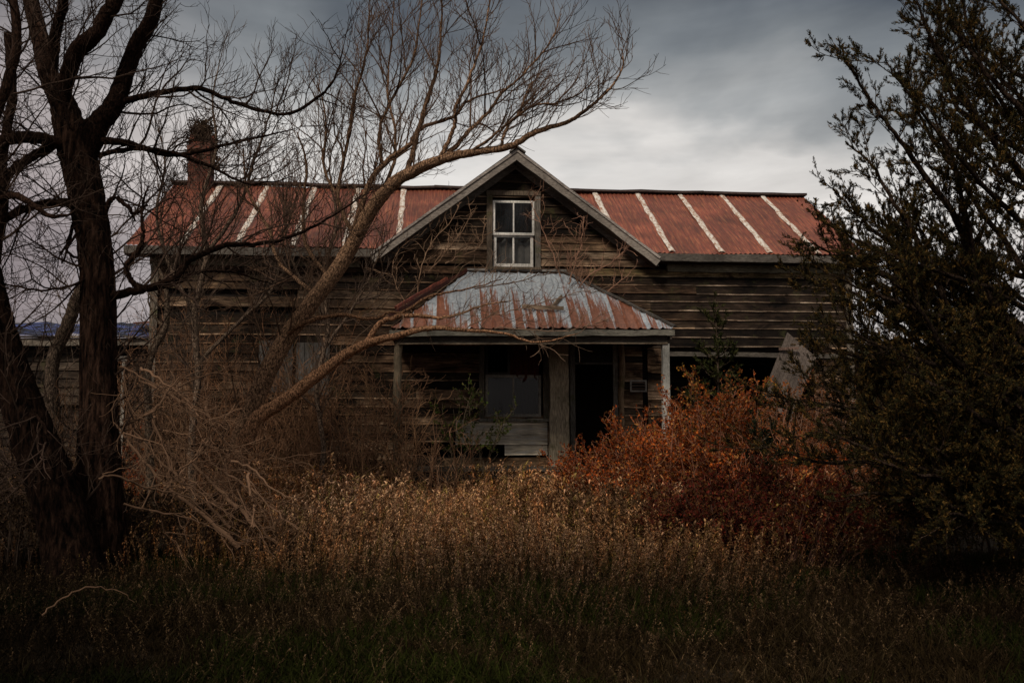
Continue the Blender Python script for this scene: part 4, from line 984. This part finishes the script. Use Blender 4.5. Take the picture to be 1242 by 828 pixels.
# ------------------------------------------------------------------ junipers and small conifers
def sprig_template():
    V, Fa, T = [], [], []
    for q in range(15):
        f = q / 15; az = random.uniform(0, 6.28); ln = .42 * (1 - .5 * f) ; b = random.uniform(.6, 1.3)
        z = f * .75; i0 = len(V); c, s = math.cos(az), math.sin(az); e = .75
        tip = (c * ln * .6, s * ln * .6, z + ln * .75); w = .05
        mid = (c * ln * .3, s * ln * .3, z + ln * .36)
        V += [(0, 0, z), (mid[0] - s * w, mid[1] + c * w, mid[2]), tip, (mid[0] + s * w, mid[1] - c * w, mid[2])]; T += [(b,) * 3] * 4; Fa.append([i0, i0+1, i0+2, i0+3])
    return np.array(V), np.array(Fa), np.array(T)
SP = [sprig_template() for _ in range(6)]
def conifer(name, label, base, limbs, spec, nspr, size, cols, bark, group=None, trunk_idx=1, minlev=1, drop=None):
    root = empty(name, base, 0, label, 'tree', group); bb = np.array(base)
    loc = lambda b: [tuple(np.array(p) - bb) for p in b]
    tk = MB(); lb = MB(); out = [[] for _ in spec]; nl = 0; extra = []
    for i, (pts, rr) in enumerate(limbs):
        pts, rad = smooth_path(pts, rr, 5, jit=.008)
        (tk if i < trunk_idx else lb).tubes([(loc(pts), rad)], 9, bark, rough=.06); nl += i >= trunk_idx
        grow((pts, rad), 0, spec, out)
        if i >= trunk_idx: extra.append((pts[len(pts)//2:], rad[len(rad)//2:]))
    tk.build('trunk', M['bark'], root, smooth=True)
    for br in out:
        if br: lb.tubes([(loc(b[0]), b[1]) for b in br], 4, bark)
    lb.build('limbs', M['bark_fine'], root)
    segs = [(b[0][k], b[0][k+1]) for br in out[minlev:] + [extra] for b in br for k in range(len(b[0]) - 1)]
    A_ = np.array([s[0] for s in segs]); B_ = np.array([s[1] for s in segs])
    ii = RNG.integers(0, len(segs), nspr); f = RNG.uniform(0, 1, (nspr, 1)); pos = A_[ii] + (B_[ii] - A_[ii]) * f + RNG.normal(0, .006, (nspr, 3)) - bb
    d = B_[ii] - A_[ii]; d /= np.linalg.norm(d, axis=1, keepdims=True) + 1e-9; d = d + RNG.normal(0, .45, (nspr, 3)) + np.array([0, 0, .35])
    cc = np.array(cols)[RNG.integers(0, len(cols), nspr)] * RNG.uniform(.4, 1.4, (nspr, 1))
    fm = MB(); ki = RNG.integers(0, 6, nspr)
    for k in range(6):
        m = ki == k; stamp_dir(fm, SP[k], pos[m], d[m], size * RNG.uniform(.6, 1.3, m.sum()), cc[m])
    fm.build('foliage', M['needle'], root); return root
DJ = 10.0
def pj(l, dy=0): return [P(a, b, DJ + dy + c) for a, b, c in l]
JL = [(pj([(1267,760,0),(1264,640,0),(1258,520,0),(1264,400,0),(1274,280,0),(1280,160,0),(1288,40,0),(1292,-80,0)]), [.16,.14,.125,.11,.095,.08,.06,.04]),
 (pj([(1260,430,0),(1185,340,-.2),(1162,270,-.3),(1115,205,-.4),(1085,162,-.5),(1057,124,-.5),(1027,77,-.5),(1017,48,-.5)]), [.05,.04,.034,.026,.02,.016,.009,.005]),
 (pj([(1274,290,0),(1264,235,.2),(1252,193,.2),(1162,131,.3),(1146,73,.3),(1123,31,.3),(1110,-5,.3)]), [.04,.034,.03,.024,.018,.012,.006]),
 (pj([(1185,340,-.2),(1165,230,-.6),(1143,170,-.7),(1115,131,-.8),(1096,104,-.8),(1073,70,-.8)]), [.028,.022,.018,.014,.010,.005]),
 (pj([(1257,500,0),(1165,400,-.3),(1123,309,-.5),(1085,247,-.6),(1057,201,-.6),(1027,174,-.6)]), [.045,.036,.026,.018,.012,.006]),
 (pj([(1258,540,0),(1150,430,.3),(1096,313,.6),(1057,278,.7),(1030,250,.7),(1009,228,.7)]), [.045,.034,.024,.017,.011,.006]),
 (pj([(1258,520,0),(1150,420,0),(1100,350,0),(1050,325,0),(1010,310,0),(985,292,0)]), [.04,.032,.026,.02,.013,.006]),
 (pj([(1258,550,0),(1130,430,.4),(1060,370,.8),(1010,345,1.0),(965,335,1.0)]), [.04,.03,.022,.014,.006]),
 (pj([(1258,560,0),(1130,480,.2),(1060,440,.4),(1010,425,.5),(978,412,.5)]), [.04,.03,.022,.014,.006]),
 (pj([(1258,580,0),(1130,530,-.2),(1060,500,-.3),(1000,490,-.3),(930,480,-.3)]), [.04,.03,.022,.014,.006]),
 (pj([(1258,610,0),(1130,580,-.3),(1060,560,-.5),(990,560,-.6),(935,540,-.6)]), [.035,.028,.02,.014,.006]),
 (pj([(1260,640,0),(1150,620,-.5),(1090,600,-.8),(1030,600,-.9)]), [.035,.028,.018,.008]),
 (pj([(1278,200,0),(1282,120,-.4),(1257,50,-.5),(1190,-20,-.5)]), [.03,.026,.018,.01]),
 (pj([(1280,160,0),(1185,60,.6),(1165,-10,.6)]), [.025,.018,.01]),
 (pj([(1264,400,0),(1302,250,-.5),(1322,120,-.6)]), [.04,.03,.02]),
 (pj([(1258,520,0),(1322,420,-.5),(1372,330,-.6)]), [.04,.03,.02]),
 (pj([(1258,570,0),(1332,520,-.4),(1392,480,-.6)]), [.04,.03,.02]),
 (pj([(1267,360,0),(1180,240,.9),(1120,150,1.2),(1100,90,1.2)]), [.035,.028,.018,.008]),
 (pj([(1264,420,0),(1140,330,1.0),(1080,280,1.4)]), [.035,.025,.01]),
 (pj([(1258,480,0),(1160,440,-.8),(1120,380,-1.1),(1080,340,-1.2)]), [.035,.028,.018,.008]),
 (pj([(1258,540,0),(1180,500,-.9),(1140,470,-1.3),(1095,450,-1.4)]), [.035,.028,.018,.008]),
]
for a_, b_, c_ in ((1010, 300, 0), (1000, 330, -.6), (1012, 360, .6), (1005, 390, -.9), (990, 420, .2), (1010, 450, .8), (985, 465, -.4), (1020, 500, .5), (990, 520, -1), (1015, 275, -.8), (1035, 330, 1.2), (1040, 400, 1.3)):
    JL.append((pj([(1262, b_ + 110, 0), (1200, b_ + 75, c_ * .5), (1110, b_ + 45, c_), (1050, b_ + 22, c_), (a_, b_, c_)]), [.035, .028, .02, .012, .005]))
for q in range(30):
    zf = random.random() ** 1.7; y0 = 640 - 560 * zf; ln = random.uniform(110, 235) * (1.05 - .45 * zf); rise = random.uniform(.35, 1.3) * (.35 + zf)
    dd = random.uniform(-1.3, 1.6); x0 = 1268
    if q % 2:
        JL.append((pj([(x0, y0 - 20, 0), (x0 + ln * .45, y0 - 20 - ln * .35 * rise, -dd * .5), (x0 + ln * .85, y0 - 20 - ln * .9 * rise, -dd)]), [.035, .022, .006]))
    JL.append((pj([(x0, y0, 0), (x0 - ln * .4, y0 - ln * .35 * rise, dd * .5), (x0 - ln * .8, y0 - ln * .85 * rise, dd), (x0 - ln, y0 - ln * 1.25 * rise, dd)]), [.035, .025, .014, .006]))
specJ = [(.11, .12, .35, 1.15, .010, .005, 40, 6, .09, .06), (.075, .12, .12, .42, .009, .0035, 38, 4, .10, .04)]
conifer('juniper_tree', 'big dark juniper filling the right edge with upswept branches', P(1267, 760, DJ)[:2] + (0,), JL, specJ, 150000, .060, [(.035, .030, .012), (.055, .040, .014), (.024, .022, .010), (.13, .075, .022)], (.026, .017, .012), minlev=1)
# young conifers
def young(label, px, Y, h, n, cols, nsp, size=.10, wid=.28):
    bx, by, _ = P(px, 600, Y); tr_ = ([(bx, by, 0), (bx + .03, by, h * .5), (bx, by, h)], [.03, .02, .006]); L_ = [tr_]
    for _ in range(n):
        z = h * random.uniform(.25, .92); a = random.uniform(0, 6.28); r = wid * h * (1 - z / h) * 1.1 + .12
        L_.append(([(bx, by, z), (bx + math.cos(a) * r * .6, by + math.sin(a) * r * .6, z + .1), (bx + math.cos(a) * r, by + math.sin(a) * r, z + .25)], [.01, .007, .004]))
    conifer('young_conifer', label, (bx, by, 0), L_, [(.10, .2, .1, .3, .01, .003, 40, 4, .12, .05)], nsp, size, cols, (.07, .05, .035), 'young conifers before the right wall', minlev=0)
young('young green conifer standing against the right wall boards', 872, 17.6, 4.0, 34, [(.035, .042, .014), (.055, .055, .018)], 1500, .11, .16)
young('small dark conifer poking out of the orange bush', 925, 13.6, 1.85, 26, [(.018, .024, .012), (.026, .03, .014)], 1100, .09, .16)

# ------------------------------------------------------------------ far woods
def woods(name, label, x0, x1, y0, y1, h0, h1, n, cols):
    m_ = MB()
    x = RNG.uniform(x0, x1, n); y = RNG.uniform(y0, y1, n); top = h0 + (h1 - h0) * lown(x, y * .3, .35, 1.0)
    z = top * RNG.uniform(0, 1, n) ** .75
    cc = np.array(cols)[RNG.integers(0, len(cols), n)] * RNG.uniform(.4, 1.3, (n, 1))
    stamp_dir(m_, LT, np.stack([x, y, z], -1), RNG.normal(0, 1, (n, 3)), RNG.uniform(.25, .6, n), cc)
    st = []
    for _ in range(int((x1 - x0) * 2.2)):
        a, b = random.uniform(x0, x1), random.uniform(y0, y1); hh = h0 * random.uniform(.7, 1.3)
        st.append(([(a, b, 0), (a + random.gauss(0, .2), b, hh * .5), (a + random.gauss(0, .5), b, hh)], [.12, .08, .02]))
    m_.tubes(st, 5, (.03, .022, .016))
    tag(m_.build(name, M['leaf']), label, 'woods', kind='stuff')
woods('far_woods', 'dark thicket behind the right end of the house', 8.5, 40, 27, 36, 3.2, 5.2, 26000, [(.03, .028, .014), (.05, .03, .016), (.035, .022, .014)])
woods('far_woods', 'dark distant tree line behind the shed at left', -70, -14, 48, 60, 3.5, 6.5, 26000, [(.03, .026, .014), (.04, .028, .016)])

# ------------------------------------------------------------------ sky, sun
world = bpy.data.worlds.new('World'); SC.world = world; world.use_nodes = True
nt = world.node_tree; bg = nt.nodes['Background']
SUN_EL, SUN_AZ = math.radians(42), math.radians(205)     # azimuth from +Y clockwise: behind the camera, a little to the left
sky = N(nt, 'ShaderNodeTexSky', sky_type='NISHITA', sun_disc=False, sun_elevation=SUN_EL, sun_rotation=SUN_AZ)
tc = N(nt, 'ShaderNodeTexCoord'); sx = N(nt, 'ShaderNodeSeparateXYZ'); L(nt, tc.outputs['Generated'], sx.inputs[0])
mp = N(nt, 'ShaderNodeMapping'); mp.inputs['Scale'].default_value = (2.2, 2.2, 5.0); L(nt, tc.outputs['Generated'], mp.inputs['Vector'])
n1 = noise(nt, mp.outputs['Vector'], 1.5, 5, .5, .2)
def mth(op, a, b):
    n_ = N(nt, 'ShaderNodeMath', operation=op)
    for i, v in enumerate((a, b)):
        if hasattr(v, 'links'): L(nt, v, n_.inputs[i])
        else: n_.inputs[i].default_value = v
    return n_.outputs[0]
el = mth('ADD', sx.outputs[2], mth('MULTIPLY', mth('SUBTRACT', n1, .5), .24))
el = mth('ADD', el, mth('MULTIPLY', sx.outputs[0], .07))
clouds = ramp(nt, el, [(0, (.34, .30, .30)), (.15, (.54, .49, .475)), (.215, (.78, .735, .69)), (.285, (.72, .69, .655)), (.318, (.40, .405, .40)), (.37, (.20, .215, .225)), (.43, (.08, .092, .108)), (.55, (.12, .13, .14)), (.75, (.56, .53, .49)), (1, (.80, .75, .67))])
mp2 = N(nt, 'ShaderNodeMapping'); mp2.inputs['Scale'].default_value = (2, 2, 9); L(nt, tc.outputs['Generated'], mp2.inputs['Vector'])
n2 = noise(nt, mp2.outputs['Vector'], 2.2, 6, .55, .3)
clouds = mul(nt, clouds, ramp(nt, n2, [(.3, .80), (.7, 1.18)]))
# darker, mauve cloud to the left of the view
lf = N(nt, 'ShaderNodeMapRange'); L(nt, sx.outputs[0], lf.inputs['Value']); lf.inputs['From Min'].default_value = -.22; lf.inputs['From Max'].default_value = -.48
clouds = mul(nt, clouds, (.50, .44, .46), lf.outputs[0])
nish = N(nt, 'ShaderNodeMix', data_type='RGBA', blend_type='MIX')
sk_ = mul(nt, sky.outputs[0], (.12, .12, .12))
nish.inputs[0].default_value = .95; L(nt, sk_, nish.inputs[6]); L(nt, clouds, nish.inputs[7])
L(nt, nish.outputs[2], bg.inputs['Color']); bg.inputs['Strength'].default_value = 1.0

sun = bpy.data.lights.new('sun', 'SUN'); sun.energy = 2.7; sun.angle = math.radians(10); sun.color = (1, .90, .77)
so = bpy.data.objects.new('sun', sun); COL.objects.link(so)
sd = Vector((math.sin(SUN_AZ) * math.cos(SUN_EL), math.cos(SUN_AZ) * math.cos(SUN_EL), math.sin(SUN_EL)))
so.rotation_euler = sd.to_track_quat('Z', 'Y').to_euler(); so.location = (0, 0, 20)

# ------------------------------------------------------------------ camera
cam = bpy.data.cameras.new('camera'); cam.sensor_width = 36; cam.lens = F / 1242 * 36; cam.clip_start = .1; cam.clip_end = 2000
co = bpy.data.objects.new('camera', cam); COL.objects.link(co); co.location = (0, 0, CH); co.rotation_euler = (math.pi / 2 + PITCH, 0, 0)
SC.camera = co
SC.view_settings.view_transform = 'Standard'; SC.view_settings.look = 'None'; SC.view_settings.exposure = 0; SC.view_settings.gamma = 1
SC.cycles.max_bounces = 6; SC.cycles.transparent_max_bounces = 8; SC.cycles.use_denoising = True
